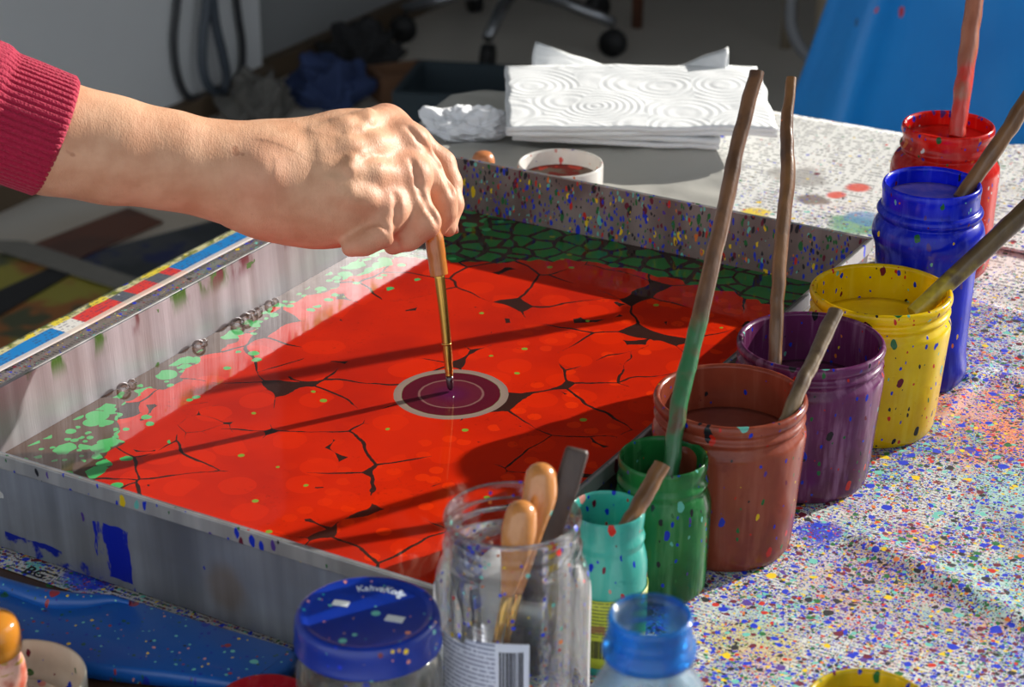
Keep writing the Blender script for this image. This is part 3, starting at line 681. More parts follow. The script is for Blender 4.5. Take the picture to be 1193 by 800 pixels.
varnish = N('varnished_wood'); vc = varnish.mix(varnish.noise(8, 4, co=varnish.mp((90, 90, 5))), lin((206, 142, 78)), lin((176, 108, 52)))
vc, _m = varnish.specks(vc, 130, .25, .10, [(3, BLUE), (2, TEA), (1, RED)], 3)
varnish_m = varnish.pbr(vc, .22, 0, None, .7)
brass_m = simple('brass', (196, 152, 76), .22, 1.0, .15, 60)
hair_m = simple('dark_bristle', (52, 46, 42), .8, 0, .3, 400, .3)
def jar_brush(label, px, rads, ferr, group):
    pts = [PD(u, v, d) for u, v, d in px]; base = pts[-1]
    t = thing('paintbrush', label, 'brush', base, 0, group)
    L = [p-base for p in pts]
    sm = interp([tuple(p)+(r,) for p, r in zip(L, rads)], 6)
    # rounded butt
    p0 = Vector(sm[0][:3]); dirn = (p0-Vector(sm[1][:3])).normalized(); r0 = sm[0][3]
    capp = [tuple(p0+dirn*(r0*math.sin(k)))+(max(r0*math.cos(k), .0004),) for k in (1.5, 1.3, 1.05, .75, .4)]
    sm = capp+sm
    obj('handle', tube([s[:3] for s in sm], [s[3] for s in sm], 20), varnish_m, t)
    end = Vector(sm[-1][:3]); d = (end-Vector(sm[-4][:3])).normalized()
    obj('ferrule', tube([end-d*.002, end+d*ferr*.5, end+d*ferr], [.0024, .0021, .0018], 16), brass_m, t)
    obj('bristles', tube([end+d*ferr*.95, end+d*(ferr+.006), end+d*(ferr+.016), end+d*(ferr+.022)], [.0017, .0024, .0016, .0002], 14), hair_m, t)
    return t
k9 = 1/F_PX*.938
jar_brush('varnished wooden brush with a rounded handle, front one in the clear jar', [(607, 601, .930), (604, 622, .931), (599, 655, .934), (591, 692, .938)], [19*k9, 20.5*k9, 16*k9, 8*k9], .034, 'wooden brushes in the clear jar')
jar_brush('varnished wooden brush rising higher behind the front one in the clear jar', [(630, 557, .944), (628, 580, .945), (619, 618, .948), (603, 690, .954)], [19*k9, 20.5*k9, 15*k9, 7*k9], .03, 'wooden brushes in the clear jar')
# flat dark brush
fb = thing('flat_brush', 'flat dark grimy brush leaning to the right in the clear jar', 'brush', PD(618, 770, .968))
base = fb.location.copy()
dk = N('grimy_wood'); dc = dk.mix(dk.noise(9, 4, co=dk.mp((40, 40, 6))), lin((78, 60, 50)), lin((50, 38, 34)))
dc, _m = dk.specks(dc, 110, .3, .2, PAL, 2)
dk_m = dk.pbr(dc, .5, 0, None, .1)
def flat_bar(pts, ws, th, bm=None):
    bm = bm or bmesh.new(); rings = []
    for i, p in enumerate(pts):
        d = (pts[min(i+1, len(pts)-1)]-pts[max(i-1, 0)]).normalized(); x, y = frame_along(d, Vector((0, -1, .3)))
        w_, t_ = ws[i], th[i]; ring = []
        for k in range(20):
            a = 2*PI*k/20; ca, sa = math.cos(a), math.sin(a)
            ring.append(bm.verts.new(p + x*(w_*math.copysign(abs(ca)**.5, ca)) + y*(t_*math.copysign(abs(sa)**.5, sa))))
        rings.append(ring)
    for a, b in zip(rings, rings[1:]):
        for k in range(20): bm.faces.new((a[k], a[(k+1) % 20], b[(k+1) % 20], b[k]))
    bm.faces.new(rings[0]); bm.faces.new(rings[-1][::-1]); bmesh.ops.recalc_face_normals(bm, faces=bm.faces); return bm
pp = [PD(u, v, d)-base for u, v, d in ((673, 522, .952), (672, 526, .952), (660, 566, .953), (645, 606, .954), (629, 650, .956), (614, 700, .960))]
obj('handle', flat_bar(pp, [.0046, .0054, .0056, .0058, .0066, .0075], [.0018, .0026, .003, .003, .003, .003]), dk_m, fb)
pp = [PD(u, v, d)-base for u, v, d in ((615, 697, .960), (611, 726, .963))]
obj('ferrule', flat_bar(pp, [.0084, .0088], [.0042, .0044]), simple('dull_tin', (130, 128, 122), .4, .8), fb)
pp = [PD(u, v, d)-base for u, v, d in ((611, 724, .963), (613, 745, .966), (618, 770, .968), (622, 784, .969))]
obj('bristles', flat_bar(pp, [.0082, .0096, .0104, .008], [.004, .006, .0064, .004]), hair_m, fb)

# ------------------------------------------------------------------ jar with blue lid
LJ = PZ(428, 713, .09)
lj = thing('lidded_jar', 'glass jar closed with a paint-dotted blue screw lid', 'jar', (LJ.x, LJ.y, .0004))
JL = [(0, 0), (.85, 0), (.98, .015), (1.03, .06), (1.05, .2), (1.06, .5), (1.055, .68), (1.02, .76), (.95, .81), (.92, .83), (.92, .93), (.88, .95)]
obj('glass_body', jar_body(JL, .0308, .086, .0022), glass_mat('jar_glass', (.9, .91, .9), .05, ((110, .28, .2, 1),), fog=.55, fogc=(150, 146, 138)), lj)
lid_n = N('blue_lid_paint'); c = lid_n.mix(lid_n.noise(70, 3), lin((8, 52, 158)), lin((6, 36, 128)))
for sc_, r_, d_, sd_ in ((90, .2, .4, 1), (170, .26, .34, 2), (330, .3, .25, 4)): c, _m = lid_n.specks(c, sc_, r_, d_, [(8, TEA), (4, (40, 160, 170)), (5, (220, 140, 110)), (4, YEL), (4, BLUE), (4, (200, 150, 90)), (3, MAR), (3, PNK)], sd_)
lid_m = lid_n.pbr(c, .30, 0, None, .15)
LH, LR = .09, .0322
lidp = [(0, LH-.0012), (LR*.80, LH-.0012), (LR*.84, LH-.0009), (LR*.875, LH-.0001), (LR*.92, LH), (LR*.965, LH-.0008), (LR*.99, LH-.003), (LR, LH-.006), (LR, LH-.0125), (LR*1.015, LH-.0135), (LR*1.015, LH-.0148), (LR*.98, LH-.015), (LR*.95, LH-.0145), (LR*.95, LH-.003), (0, LH-.003)]
lid = obj('screw_lid', lathe(lidp, 96), lid_m, lj); sharp(lid, 50)
tb = text_mesh('KahvaKolig', .0066, .0002, .00004)
RB = LR*.60
for v in tb.verts:
    a = PI/2 - .26 - v.co.x*.82/(RB+.003); r = RB+v.co.y; v.co = Vector((r*math.cos(a), r*math.sin(a), LH-.0011+v.co.z))
obj('lettering', tb, simple('letter_white', (214, 224, 236), .5), lid, smooth=False)
for (u, v, w_, h_, rz_) in ((397, 701, .0072, .0042, -.25), (460, 719, .0082, .0046, -.3)):
    p = PZ(u, v, LH)-Vector((LJ.x, LJ.y, 0)); bm = box(-w_/2, w_/2, -h_/2, h_/2, 0, .0003)
    bmesh.ops.rotate(bm, verts=bm.verts, cent=(0, 0, 0), matrix=Matrix.Rotation(rz_, 3, 'Z')); bmesh.ops.translate(bm, verts=bm.verts, vec=(p.x, p.y, LH-.0012))
    o = obj('paper_scrap', bm, simple('scrap_white', (215, 220, 220), .6, var=.1, vs=300), lid, smooth=False); o['label'] = 'scrap of white paper stuck to the lid'

# ------------------------------------------------------------------ blue plastic bottle
BT = PZ(758, 716, .15)
bt = thing('plastic_bottle', 'open clear plastic bottle with a bright blue neck ring, out of focus in front', 'bottle', (BT.x, BT.y, .0004))
b_clear = glass_mat('bottle_plastic', (.82, .9, .95), .08, fog=.45, fogc=(176, 200, 214))
b_blue = glass_mat('blue_plastic', (.16, .52, .88), .10, fog=.65, fogc=(24, 140, 228))
bp = [(0, .0), (.022, 0), (.027, .004), (.029, .015), (.0285, .05), (.029, .085), (.027, .103), (.021, .118), (.0155, .1275), (.0148, .134), (.0148, .147), (.0136, .147), (.0134, .128), (.019, .117), (.0255, .102), (.0275, .085), (.0275, .012), (0, .006)]
obj('bottle_body', lathe(smooth_profile(bp, 3), 64), b_clear, bt)
np_ = [(.0151, .132), (.0180, .1322), (.0184, .1345), (.0180, .137), (.0166, .1378), (.0162, .1395), (.0168, .141), (.0162, .1425), (.0160, .1455), (.0164, .148), (.0158, .150), (.0146, .150), (.0140, .1475), (.0151, .1472), (.0151, .132)]
obj('neck_ring', lathe(np_, 64), b_blue, bt)

# ------------------------------------------------------------------ yellow jar at the lower edge, red lid, dish and small bottle
YJ = PZ(1012, 818, .05)
paint_jar('yellow-rimmed paint jar cut off by the lower edge of the photo', STRAIGHT, YJ.x, YJ.y, .0277, .05, paint_jar_mat('yellow_front_jar', (222, 190, 20), (170, 160, 30), (236, 220, 90), .7, .3), wet('olive_paint', (170, 130, 40), (190, 90, 40)), .80)
RL = PZ(308, 815, .02)
rl = thing('jar_lid', 'red metal jar lid on the table at the lower edge, before the blue plastic tray', 'lid', (RL.x, RL.y, .0002))
obj('lid_shell', lathe([(0, .018), (.019, .018), (.0212, .0192), (.0226, .0194), (.0236, .0175), (.0238, .004), (.0244, .001), (.0238, 0), (.0228, .001), (.0226, .016), (0, .0165)], 72), paint_jar_mat('red_lid', (205, 30, 45), (160, 20, 40), (225, 90, 90), .6, .2), rl)
DS = PZ(15, 790, .024)
ds = thing('paint_dish', 'small round white dish with paint-spotted rim in the near left corner', 'dish', (DS.x, DS.y, .0002))
dm_ = paint_jar_mat('dish_white', (226, 222, 206), (200, 192, 176), (240, 238, 228), .5, .2, [(6, BLUE), (4, GRN), (4, PNK), (2, MAR), (3, YEL)])
dr = .0342
obj('dish_bowl', lathe([(0, 0), (dr*.8, 0), (dr*.93, .002), (dr*.99, .012), (dr, .023), (dr*.985, .0242), (dr*.955, .0235), (dr*.93, .012), (dr*.86, .0055), (dr*.70, .005), (dr*.66, .009), (dr*.60, .0095), (dr*.55, .0045), (0, .004)], 80), dm_, ds)
pdm = N('pink_paint'); pc = pdm.mix(pdm.step(pdm.noise(50, 3), .4, .6), lin((214, 196, 190)), lin((196, 160, 170))); pc, _m = pdm.specks(pc, 60, .38, .3, [(1, (190, 40, 220)), (2, (150, 160, 220)), (1, PNK)], 2)
obj('paint', lathe([(0, .0052), (dr*.4, .0053), (dr*.53, .0055), (dr*.53, .0046), (0, .0046)], 48), pdm.pbr(pc, .3), ds)
sbx, sby = DS.x-.0085, DS.y+.002
sb = thing('dropper_bottle', 'little amber-topped bottle smeared with pink paint, standing in the white dish', 'bottle', (sbx, sby, .0058))
am = N('amber_top'); amc = am.mix(am.noise(40, 3), lin((206, 140, 40)), lin((170, 100, 36)))
pink = N('smeared_glass'); pkc = pink.mix(pink.step(pink.noise(55, 4), .42, .6), lin((222, 176, 160)), lin((178, 82, 60))); pkc = pink.mix(pink.step(pink.noise(90, 3, co=pink.mp((1, 1, 5))), .56, .62), pkc, lin((176, 140, 60)))
obj('bottle_body', lathe(smooth_profile([(0, 0), (.0125, 0), (.0138, .003), (.0132, .006), (.0142, .009), (.0134, .012), (.0145, .016), (.0142, .024), (.0128, .029), (.011, .032), (0, .032)], 3), 48), pink.pbr(pkc, .3, coat=.5), sb)
obj('bottle_cap', lathe(smooth_profile([(.0108, .031), (.0135, .0325), (.0142, .037), (.0138, .044), (.0115, .049), (.006, .0515), (0, .052)], 4), 48), am.pbr(amc, .12, 0, None, 1.0), sb)

# ------------------------------------------------------------------ blue plastic tray
outl = [(-.345, .987), (-.30, .9725), (-.2681, .957), (-.2377, .9396), (-.2196, .9375), (-.207, .9405), (-.1972, .937), (-.15, .912), (-.1088, .8904), (-.1065, .8850), (-.1090, .8740), (-.122, .8600), (-.1290, .8575), (-.165, .866), (-.2073, .874), (-.26, .889), (-.32, .905), (-.352, .92), (-.366, .95)]
oc = Vector((-.23, .915, 0))
cl = [Vector((p[0], p[1], 0))-oc for p in interp([(a, b) for a, b in outl]+[outl[0]], 4)[:-1]]
pb = thing('plastic_tray', 'flat blue plastic tray speckled with paint, in front of the metal tray', 'tray', oc+Vector((0, 0, .0002)))
bn = N('blue_plastic_sheet'); c = bn.mix(bn.noise(14, 3), lin((10, 92, 176)), lin((8, 78, 158)))
wv = bn.mp((1, 1, .3), co=bn.warp(.003, 120))
for sc_, r_, d_, sd_ in ((75, .24, .34, 1), (120, .28, .34, 2), (230, .3, .32, 3), (420, .34, .3, 5)): c, _m = bn.specks(c, sc_, r_, d_, [(10, (20, 40, 160)), (9, (30, 90, 70)), (8, TEA), (6, (150, 45, 55)), (3, YEL), (2, PNK), (2, BLK)], sd_, wv)
blue_pm = bn.pbr(c, .38, 0, bn.bump(bn.noise(30, 3), .15, .002), .2)
bb = prism([(p.x, p.y) for p in cl], 0, .008, bevel=.003)
obj('tray_base', bb, blue_pm, pb)
lipw = [(-.345, .977), (-.30, .9635), (-.272, .951), (-.2400, .9335), (-.222, .931), (-.206, .9335), (-.196, .9305)]
ll = interp([(a-oc.x, b-oc.y, .0085) for a, b in lipw], 6)
obj('raised_rim', tube(ll, [.0052+.0008*math.sin(i*.4) if i < len(ll)-12 else .0052*max(.25, (len(ll)-1-i)/12) for i in range(len(ll))], 14), blue_pm, pb)
rec = interp([(a-oc.x, b-oc.y, .0078) for a, b in ((-.352, .955), (-.30, .938), (-.272, .928), (-.254, .915), (-.248, .900), (-.2495, .893))], 6)
obj('molded_ridge', tube(rec, .0028, 12), blue_pm, pb)

# ================================================================== stirring sticks
def stick(label, px, rpx, mat, seed, kind='stirring_stick'):
    raw = interp([tuple(PD(u, v, d))+(rpx[min(i, len(rpx)-1)]*d/F_PX,) for i, (u, v, d) in enumerate(px)], 7)
    base = Vector(raw[-1][:3]); pts = []
    for i, p in enumerate(raw):
        n = mnoise.noise(Vector((i*.5, seed, 0)))*.0007; pts.append(Vector(p[:3])-base+Vector((n, 0, 0)))
    rad = [p[3]*(1+.09*mnoise.noise(Vector((i*.45, seed, 3)))) for i, p in enumerate(raw)]
    bm = tube(pts, rad, 16, mod=lambda i, a: 1+.07*math.sin(3*a+i*.2)+.04*mnoise.noise(Vector((math.cos(a)*2, math.sin(a)*2+seed, i*.4))))
    o = obj(kind, bm, mat, loc=base); sharp(o, 60)
    return tag(o, label, 'stick', 'paint stirring sticks in the jars')
def bark(name, c, c2, speck=.35, dip=None, dipz=.06):
    s = N(name); b = s.mix(s.step(s.noise(60, 4, co=s.mp((1, 1, .12))), .35, .68), lin(c), lin(c2))
    b = s.mix(s.math('MULTIPLY', s.step(s.noise(40, 4), .54, .66), .7), b, lin((70, 48, 36)))
    for sc_, r_, d_, sd_ in ((130, .3, .2*speck, 1), (70, .25, .3*speck, 2)): b, _m = s.specks(b, sc_, r_, d_, [(4, BLUE), (3, GRN), (3, MAR), (2, YEL), (2, ORA)], sd_)
    if dip:
        z = s.sep()[2]; m = s.math('SUBTRACT', 1, s.step(s.math('ADD', z, s.math('MULTIPLY', s.noise(60, 3), .05)), dipz, dipz+.02))
        b = s.mix(s.math('MULTIPLY', m, s.step(s.noise(50, 3), .3, .5)), b, lin(dip))
    return s.pbr(b, .35, 0, s.bump(s.noise(110, 4, co=s.mp((1, 1, .25))), .5, .0015), .35)
bark_green = bark('bark_green_dipped', (116, 80, 52), (84, 56, 36), .5, (44, 104, 62), .085)
bark_plain = bark('bark_brown', (122, 84, 48), (88, 58, 34), .5)
bark_grey = bark('bark_grey', (120, 100, 74), (86, 68, 50), .3)
bark_dark = bark('bark_dark', (94, 74, 42), (66, 50, 32), .4, (190, 170, 40), .03)
bark_red = bark('bark_red', (178, 112, 82), (150, 88, 64), .3, (196, 50, 36), .06)
dG = depth_of((.067604*S, .83699*S, .0768)); dT = depth_of((tq[0], tq[1], .085)); dB = depth_of((.10097*S, .877476*S, .089)); dP = depth_of((.146956*S, .944124*S, .0865))
dY = depth_of((.190943*S, 1.004072*S, .0886)); dU = depth_of((.224454*S, 1.06115*S, .132)); dR = depth_of((.265285*S, 1.221762*S, .108))
stick('longest brown stick, standing in the small green jar', [(882, 84, dG+.06), (860, 168, dG+.05), (846, 235, dG+.04), (826, 320, dG+.03), (806, 408, dG+.02), (792, 470, dG+.012), (783, 538, dG+.006), (780, 562, dG+.005)], [8.5, 9, 9.5, 10, 10, 10.5, 10, 10], bark_green, 1)
stick('tall thin stick standing in the purple jar', [(922, 91, dP+.05), (917, 150, dP+.04), (918, 205, dP+.03), (909, 290, dP+.018), (905, 360, dP+.01), (903, 428, dP+.004)], [6, 7.5, 8.5, 8.5, 8, 8], bark_plain, 2)
stick('short grey stick leaning right in the brown jar', [(974, 363, dB+.02), (950, 415, dB+.005), (930, 455, dB-.007), (914, 494, dB-.014)], [9, 9, 9, 8.5], bark_grey, 3)
stick('short brown stick with a pale cut end, leaning in the turquoise jar', [(772, 541, dT+.004), (752, 576, dT), (730, 612, dT-.006), (714, 634, dT-.008)], [10, 10, 10, 9], bark_plain, 4)
stick('dark stick slanting out of the yellow jar to the right edge', [(1262, 190, dY+.02), (1200, 240, dY+.015), (1140, 296, dY+.008), (1064, 366, dY)], [11.5, 11.5, 11.5, 10.5], bark_dark, 5)
stick('brown stick slanting out of the tall blue jar to the right edge', [(1262, 20, dU+.01), (1200, 112, dU+.008), (1160, 172, dU+.005), (1118, 232, dU+.002)], [10, 10, 9.5, 9], bark_plain, 6)
stick('reddish stick upright in the red jar, its top beyond the photo', [(1152, -110, dR+.02), (1137, -5, dR+.015), (1128, 60, dR+.01), (1119, 120, dR+.006), (1114, 160, dR+.004)], [11, 10.5, 10.5, 10, 9.5], bark_red, 7)

# ================================================================== the brush being held
TIP = PZ(524, 456, LZ)
DB = depth_of(TIP)
def HP(u, v, d=0.0): return PD(u, v, DB-.018+d+.00018*(min(u, 520)-500))
tipd = DB
pbz = [PD(524.5, 455, DB), PD(523, 430, DB-.001), PD(512.5, 322, DB-.0035), PD(507.5, 300, DB-.0045), PD(505, 276, DB-.005), PD(501, 250, DB-.005)]
hb = thing('paintbrush', 'slim brush with orange-brown wooden handle and brass ferrule, held upright over the bath', 'brush', TIP)
def tp(u, v, dd=0): return PD(u, v, DB-.017*(456-v)/170+dd)-TIP
k = DB/F_PX
obj('bristles', tube([tp(525, 454.5), tp(524.8, 451), tp(524, 443), tp(523.4, 436)], [1.8*k, 4.0*k, 4.6*k, 4.2*k], 16), N('wet_bristles').pbr(lin((66, 30, 40)), .15, 0, None, .8), hb)
obj('ferrule', tube(interp([tuple(tp(523.6, 438)), tuple(tp(522.5, 424)), tuple(tp(518, 375)), tuple(tp(511.5, 317))], 6), [4.6*k]*4+[5.0*k]*3+[5.5*k+.06*k*i for i in range(12)], 18), brass_m, hb)
obj('ferrule_crimp', tube([tp(520.4, 402), tp(520.2, 399.5)], [5.9*k, 5.9*k], 18), brass_m, hb)
hw = N('orange_wood'); hc = hw.mix(hw.noise(9, 4, co=hw.mp((120, 120, 6))), lin((196, 122, 44)), lin((158, 88, 30))); hc, _m = hw.specks(hc, 120, .3, .15, [(2, BLUE), (1, RED)], 4)
obj('handle', tube(interp([tuple(tp(511.8, 320.5)), tuple(tp(511.3, 317)), tuple(tp(509, 300)), tuple(tp(505.5, 276)), tuple(tp(503, 258))], 5), [7.5*k, 9*k]+[10.6*k]*9+[11*k]*5+[9.0*k]*5, 20), hw.pbr(hc, .25, 0, None, .6), hb)

# ================================================================== person: forearm and hand as one surface
class Field:
    def __init__(s, lo, hi, h):
        s.lo, s.h = np.array(lo, np.float32), h
        s.n = np.ceil((np.array(hi)-np.array(lo))/h).astype(int)+1
        s.ax = [s.lo[i]+h*np.arange(s.n[i], dtype=np.float32) for i in range(3)]
        s.F = np.full(tuple(s.n), 1.0, np.float32)
    def win(s, pts, pad):
        a = np.min(pts, 0)-pad; b = np.max(pts, 0)+pad
        i0 = np.clip(((a-s.lo)/s.h).astype(int), 0, s.n-1); i1 = np.clip(((b-s.lo)/s.h).astype(int)+2, 1, s.n)
        return tuple(slice(int(p), int(q)) for p, q in zip(i0, i1))
    def grid(s, w): return np.meshgrid(*[s.ax[i][w[i]] for i in range(3)], indexing='ij', sparse=True)
def cone_d(g, a, b, ra, rb):
    ab = np.array(b)-np.array(a); L2 = float(ab@ab)+1e-12
    px, py, pz = g[0]-a[0], g[1]-a[1], g[2]-a[2]
    t = np.clip((px*ab[0]+py*ab[1]+pz*ab[2])/L2, 0, 1)
    return np.sqrt((px-t*ab[0])**2+(py-t*ab[1])**2+(pz-t*ab[2])**2)-(ra+(rb-ra)*t)
def smin(a, b, k):
    h = np.maximum(k-np.abs(a-b), 0)/k; return np.minimum(a, b)-h*h*k*.25
def smax(a, b, k): return -smin(-a, -b, k)
def J(u, v, d, r): p = HP(u, v, d); return (np.array(p, float), r*depth_of(p)/F_PX)
def JP(u, v, d, r): return J(u, v, d*.9, r-2.5)
palm_chains = [
    [J(-90, 118, .004, 66), J(60, 160, .003, 61.5), J(130, 175, .001, 57.5), J(200, 187, 0, 52), J(255, 199, .001, 49), J(305, 205, .002, 47.5)],
    [J(290, 203, .002, 46), J(345, 200, .010, 45)],
    [JP(318, 196, .018, 38), JP(400, 169, .028, 30), JP(449, 146, .034, 25)],
    [JP(318, 202, .008, 40), JP(400, 178, .012, 34), JP(470, 170, .016, 25)],
    [JP(318, 210, -.002, 40), JP(400, 205, -.002, 34), JP(473, 207, -.002, 25)],
    [JP(318, 215, -.006, 40), JP(400, 228, -.010, 34), JP(446, 243, -.014, 24)],
    [JP(318, 222, -.002, 42), JP(370, 242, -.002, 36), JP(428, 251, .0, 25)],
    [JP(345, 212, .024, 36), JP(440, 205, .026, 34)],
    [JP(330, 225, .012, 38), JP(425, 225, .010, 36)],
]
fingers = [
    [J(449, 146, .031, 23), J(482, 165, .034, 18.5), J(513, 192, .035, 17), J(523, 213, .031, 14), J(526, 238, .025, 13), J(522.5, 266, .020, 10)],      # index
    [J(470, 169, .012, 23), J(494, 198, .010, 19), J(514, 231, .006, 17.5), J(517, 247, .008, 14), J(512, 264, .012, 11)],                             # middle
    [J(471, 207, -.004, 22), J(481, 233, -.011, 18), J(494, 259, -.017, 18.2), J(476, 276, -.012, 14.5), J(458, 285, .0, 12)],                             # ring
    [J(445, 244, -.015, 21), J(446, 261, -.022, 16), J(443, 273, -.026, 15), J(425, 283, -.024, 13), J(409, 287.5, -.020, 11.8)],                         # little
    [J(350, 212, .020, 32), J(420, 234, .028, 23), J(470, 252, .026, 18), J(501, 265, .012, 12)],                                                      # thumb
]
allp = np.array([p for c in palm_chains+fingers for p, r in c])
lo = allp.min(0)-.05; hi = allp.max(0)+.05; lo[0] = float(HP(-40, 150).x)
fld = Field(lo, hi, .00105)
def chain_field(chain, k, w):
    g = fld.grid(w); f = None
    for (a, ra), (b, rb) in zip(chain, chain[1:]):
        d = cone_d(g, a, b, ra, rb).astype(np.float32); f = d if f is None else smin(f, d, k)
    return f
W = fld.win(allp, .06)
palm = fld.F
for c in palm_chains:
    w = fld.win(np.array([p for p, r in c]), .055); palm[w] = smin(palm[w], chain_field(c, .014, w), .022)
def add_bump(a, b, ra, rb, k=.004):
    w = fld.win(np.array([a, b]), .03); palm[w] = smin(palm[w], cone_d(fld.grid(w), a, b, ra, rb).astype(np.float32), k)
def carve(a, b, ra, rb, k=.004):
    w = fld.win(np.array([a, b]), .03); palm[w] = smax(palm[w], -cone_d(fld.grid(w), a, b, ra, rb).astype(np.float32), k)
def sample(F, p):
    i = (np.array(p)-fld.lo)/fld.h; j = np.clip(i.astype(int), 0, fld.n-2); f = i-j; v = 0
    for dx in (0, 1):
        for dy in (0, 1):
            for dz in (0, 1):
                v += F[j[0]+dx, j[1]+dy, j[2]+dz]*(f[0] if dx else 1-f[0])*(f[1] if dy else 1-f[1])*(f[2] if dz else 1-f[2])
    return v
def skin_at(F, u, v):
    """where the arm's surface lies behind a sight line"""
    d = DB-.2
    for _ in range(700):
        p = PD(u, v, d)
        if np.any(np.array(p) < fld.lo) or np.any(np.array(p) > fld.lo+fld.h*(fld.n-1)): d += .002; continue
        s = sample(F, p)
        if s < .0002: return np.array(p)
        d += min(.003, max(.0004, s*.7))
        if d > DB+.1: break
    return None
toward = np.array(Vector((0, -cs, sn)))      # from the hand to the photographer
def relief(line, r, depth, k=.003, cut=False):
    pts = [skin_at(palm, u, v) for u, v in line]
    pts = [p for p in pts if p is not None]
    pts = [p+toward*(depth-(.0022 if i in (0, len(pts)-1) else 0)) for i, p in enumerate(pts)]
    for a, b in zip(pts, pts[1:]): (carve if cut else add_bump)(a, b, r, r, k)
# head of the ulna, extensor tendons, veins
p = skin_at(palm, 299, 203)
add_bump(p-toward*.0078, p-toward*.0078+np.array([.001, 0, 0]), .0092, .0092, .010)
relief([(365, 160), (400, 150), (425, 142), (444, 136)], .0030, -.0030, .009)
relief([(372, 178), (405, 173), (435, 168), (462, 163)], .0030, -.0030, .009)
relief([(376, 198), (405, 199), (435, 201), (465, 203)], .0028, -.0028, .009)
relief([(380, 219), (405, 226), (425, 232), (444, 240)], .0026, -.0026, .009)
for ln in ([(404, 158), (418, 152), (428, 142), (429, 130)], [(400, 208), (406, 197), (409, 187), (418, 179), (436, 174)], [(400, 208), (388, 211), (372, 209)]):
    relief(ln, .0013, -.0012, .004)
# knuckles
for u, v, r, s_ in ((474, 163, .0108, 0), (478, 203, .0105, 0), (451, 244, .0098, 0)):
    p = skin_at(palm, u, v)
    if p is not None: add_bump(p-toward*(r-.0005), p-toward*(r-.0005)+np.array([.0015, 0, -.001]), r, r, .007)
hand = palm.copy()
for c in fingers:
    w = fld.win(np.array([p for p, r in c]), .04)
    f = chain_field(c, .005, w)
    f = smin(f, palm[w], .006)
    hand[w] = smin(hand[w], f, .0016)
# creases between the fingers
for ln, r_, d_ in (([(476, 148), (489, 163), (502, 178), (515, 196), (523, 212), (528, 226)], .0012, .0003), ([(480, 186), (485, 200), (488, 214), (493, 228), (501, 244), (510, 260)], .0014, .0003), ([(462, 228), (463, 243), (463, 258), (462, 272), (461, 284)], .0019, .0004), ([(452, 268), (440, 258), (428, 262)], .0009, .0003)):
    pts = [skin_at(hand, u, v) for u, v in ln]; pts = [p_+toward*d_ for p_ in pts if p_ is not None]
    for a_, b_ in zip(pts, pts[1:]):
        if np.linalg.norm(a_-b_) > .02: continue
        w = fld.win(np.array([a_, b_]), .02); hand[w] = smax(hand[w], -cone_d(fld.grid(w), a_, b_, r_, r_).astype(np.float32), .003)
def surface_nets(F, lo, h):
    ins = F < 0; nx, ny, nz = F.shape
    c = np.zeros((nx-1, ny-1, nz-1), np.int8)
    for dx in (0, 1):
        for dy in (0, 1):
            for dz in (0, 1): c += ins[dx:nx-1+dx, dy:ny-1+dy, dz:nz-1+dz]
    cells = np.argwhere((c > 0) & (c < 8)); idx = np.full(c.shape, -1, np.int64); idx[tuple(cells.T)] = np.arange(len(cells))
    acc = np.zeros((len(cells), 3)); cnt = np.zeros(len(cells))
    corners = [(x, y, z) for x in (0, 1) for y in (0, 1) for z in (0, 1)]
    for a in corners:
        for ax in range(3):
            if a[ax]: continue
            b = list(a); b[ax] = 1
            fa = F[cells[:, 0]+a[0], cells[:, 1]+a[1], cells[:, 2]+a[2]]; fb = F[cells[:, 0]+b[0], cells[:, 1]+b[1], cells[:, 2]+b[2]]
            m = (fa < 0) != (fb < 0); t = np.where(m, fa/(fa-fb+1e-20), 0)
            q_ = np.array(a, float)[None]+t[:, None]*(np.array(b)-np.array(a))[None]
            acc[m] += q_[m]; cnt[m] += 1
    V = lo+h*(cells+acc/cnt[:, None]); faces = []
    for ax in range(3):
        o1, o2 = (ax+1) % 3, (ax+2) % 3
        sl0 = [slice(None)]*3; sl1 = [slice(None)]*3; sl0[ax] = slice(0, -1); sl1[ax] = slice(1, None)
        a, b = ins[tuple(sl0)], ins[tuple(sl1)]
        e = np.argwhere(a != b); e = e[(e[:, o1] > 0) & (e[:, o2] > 0) & (e[:, o1] < F.shape[o1]-1) & (e[:, o2] < F.shape[o2]-1)]
        def cell(d1, d2): k_ = e.copy(); k_[:, o1] += d1; k_[:, o2] += d2; return idx[tuple(k_.T)]
        qd = np.stack([cell(-1, -1), cell(0, -1), cell(0, 0), cell(-1, 0)], 1)
        fl = ~a[tuple(e.T)]; qd[fl] = qd[fl][:, ::-1]; faces.append(qd)
    return V, np.concatenate(faces)
V, Q = surface_nets(hand, fld.lo, fld.h)
me = bpy.data.meshes.new('person'); origin = np.array(HP(-40, 150))
me.from_pydata((V-origin).tolist(), [], Q.tolist()); me.update()
me.polygons.foreach_set('use_smooth', np.ones(len(me.polygons), bool))
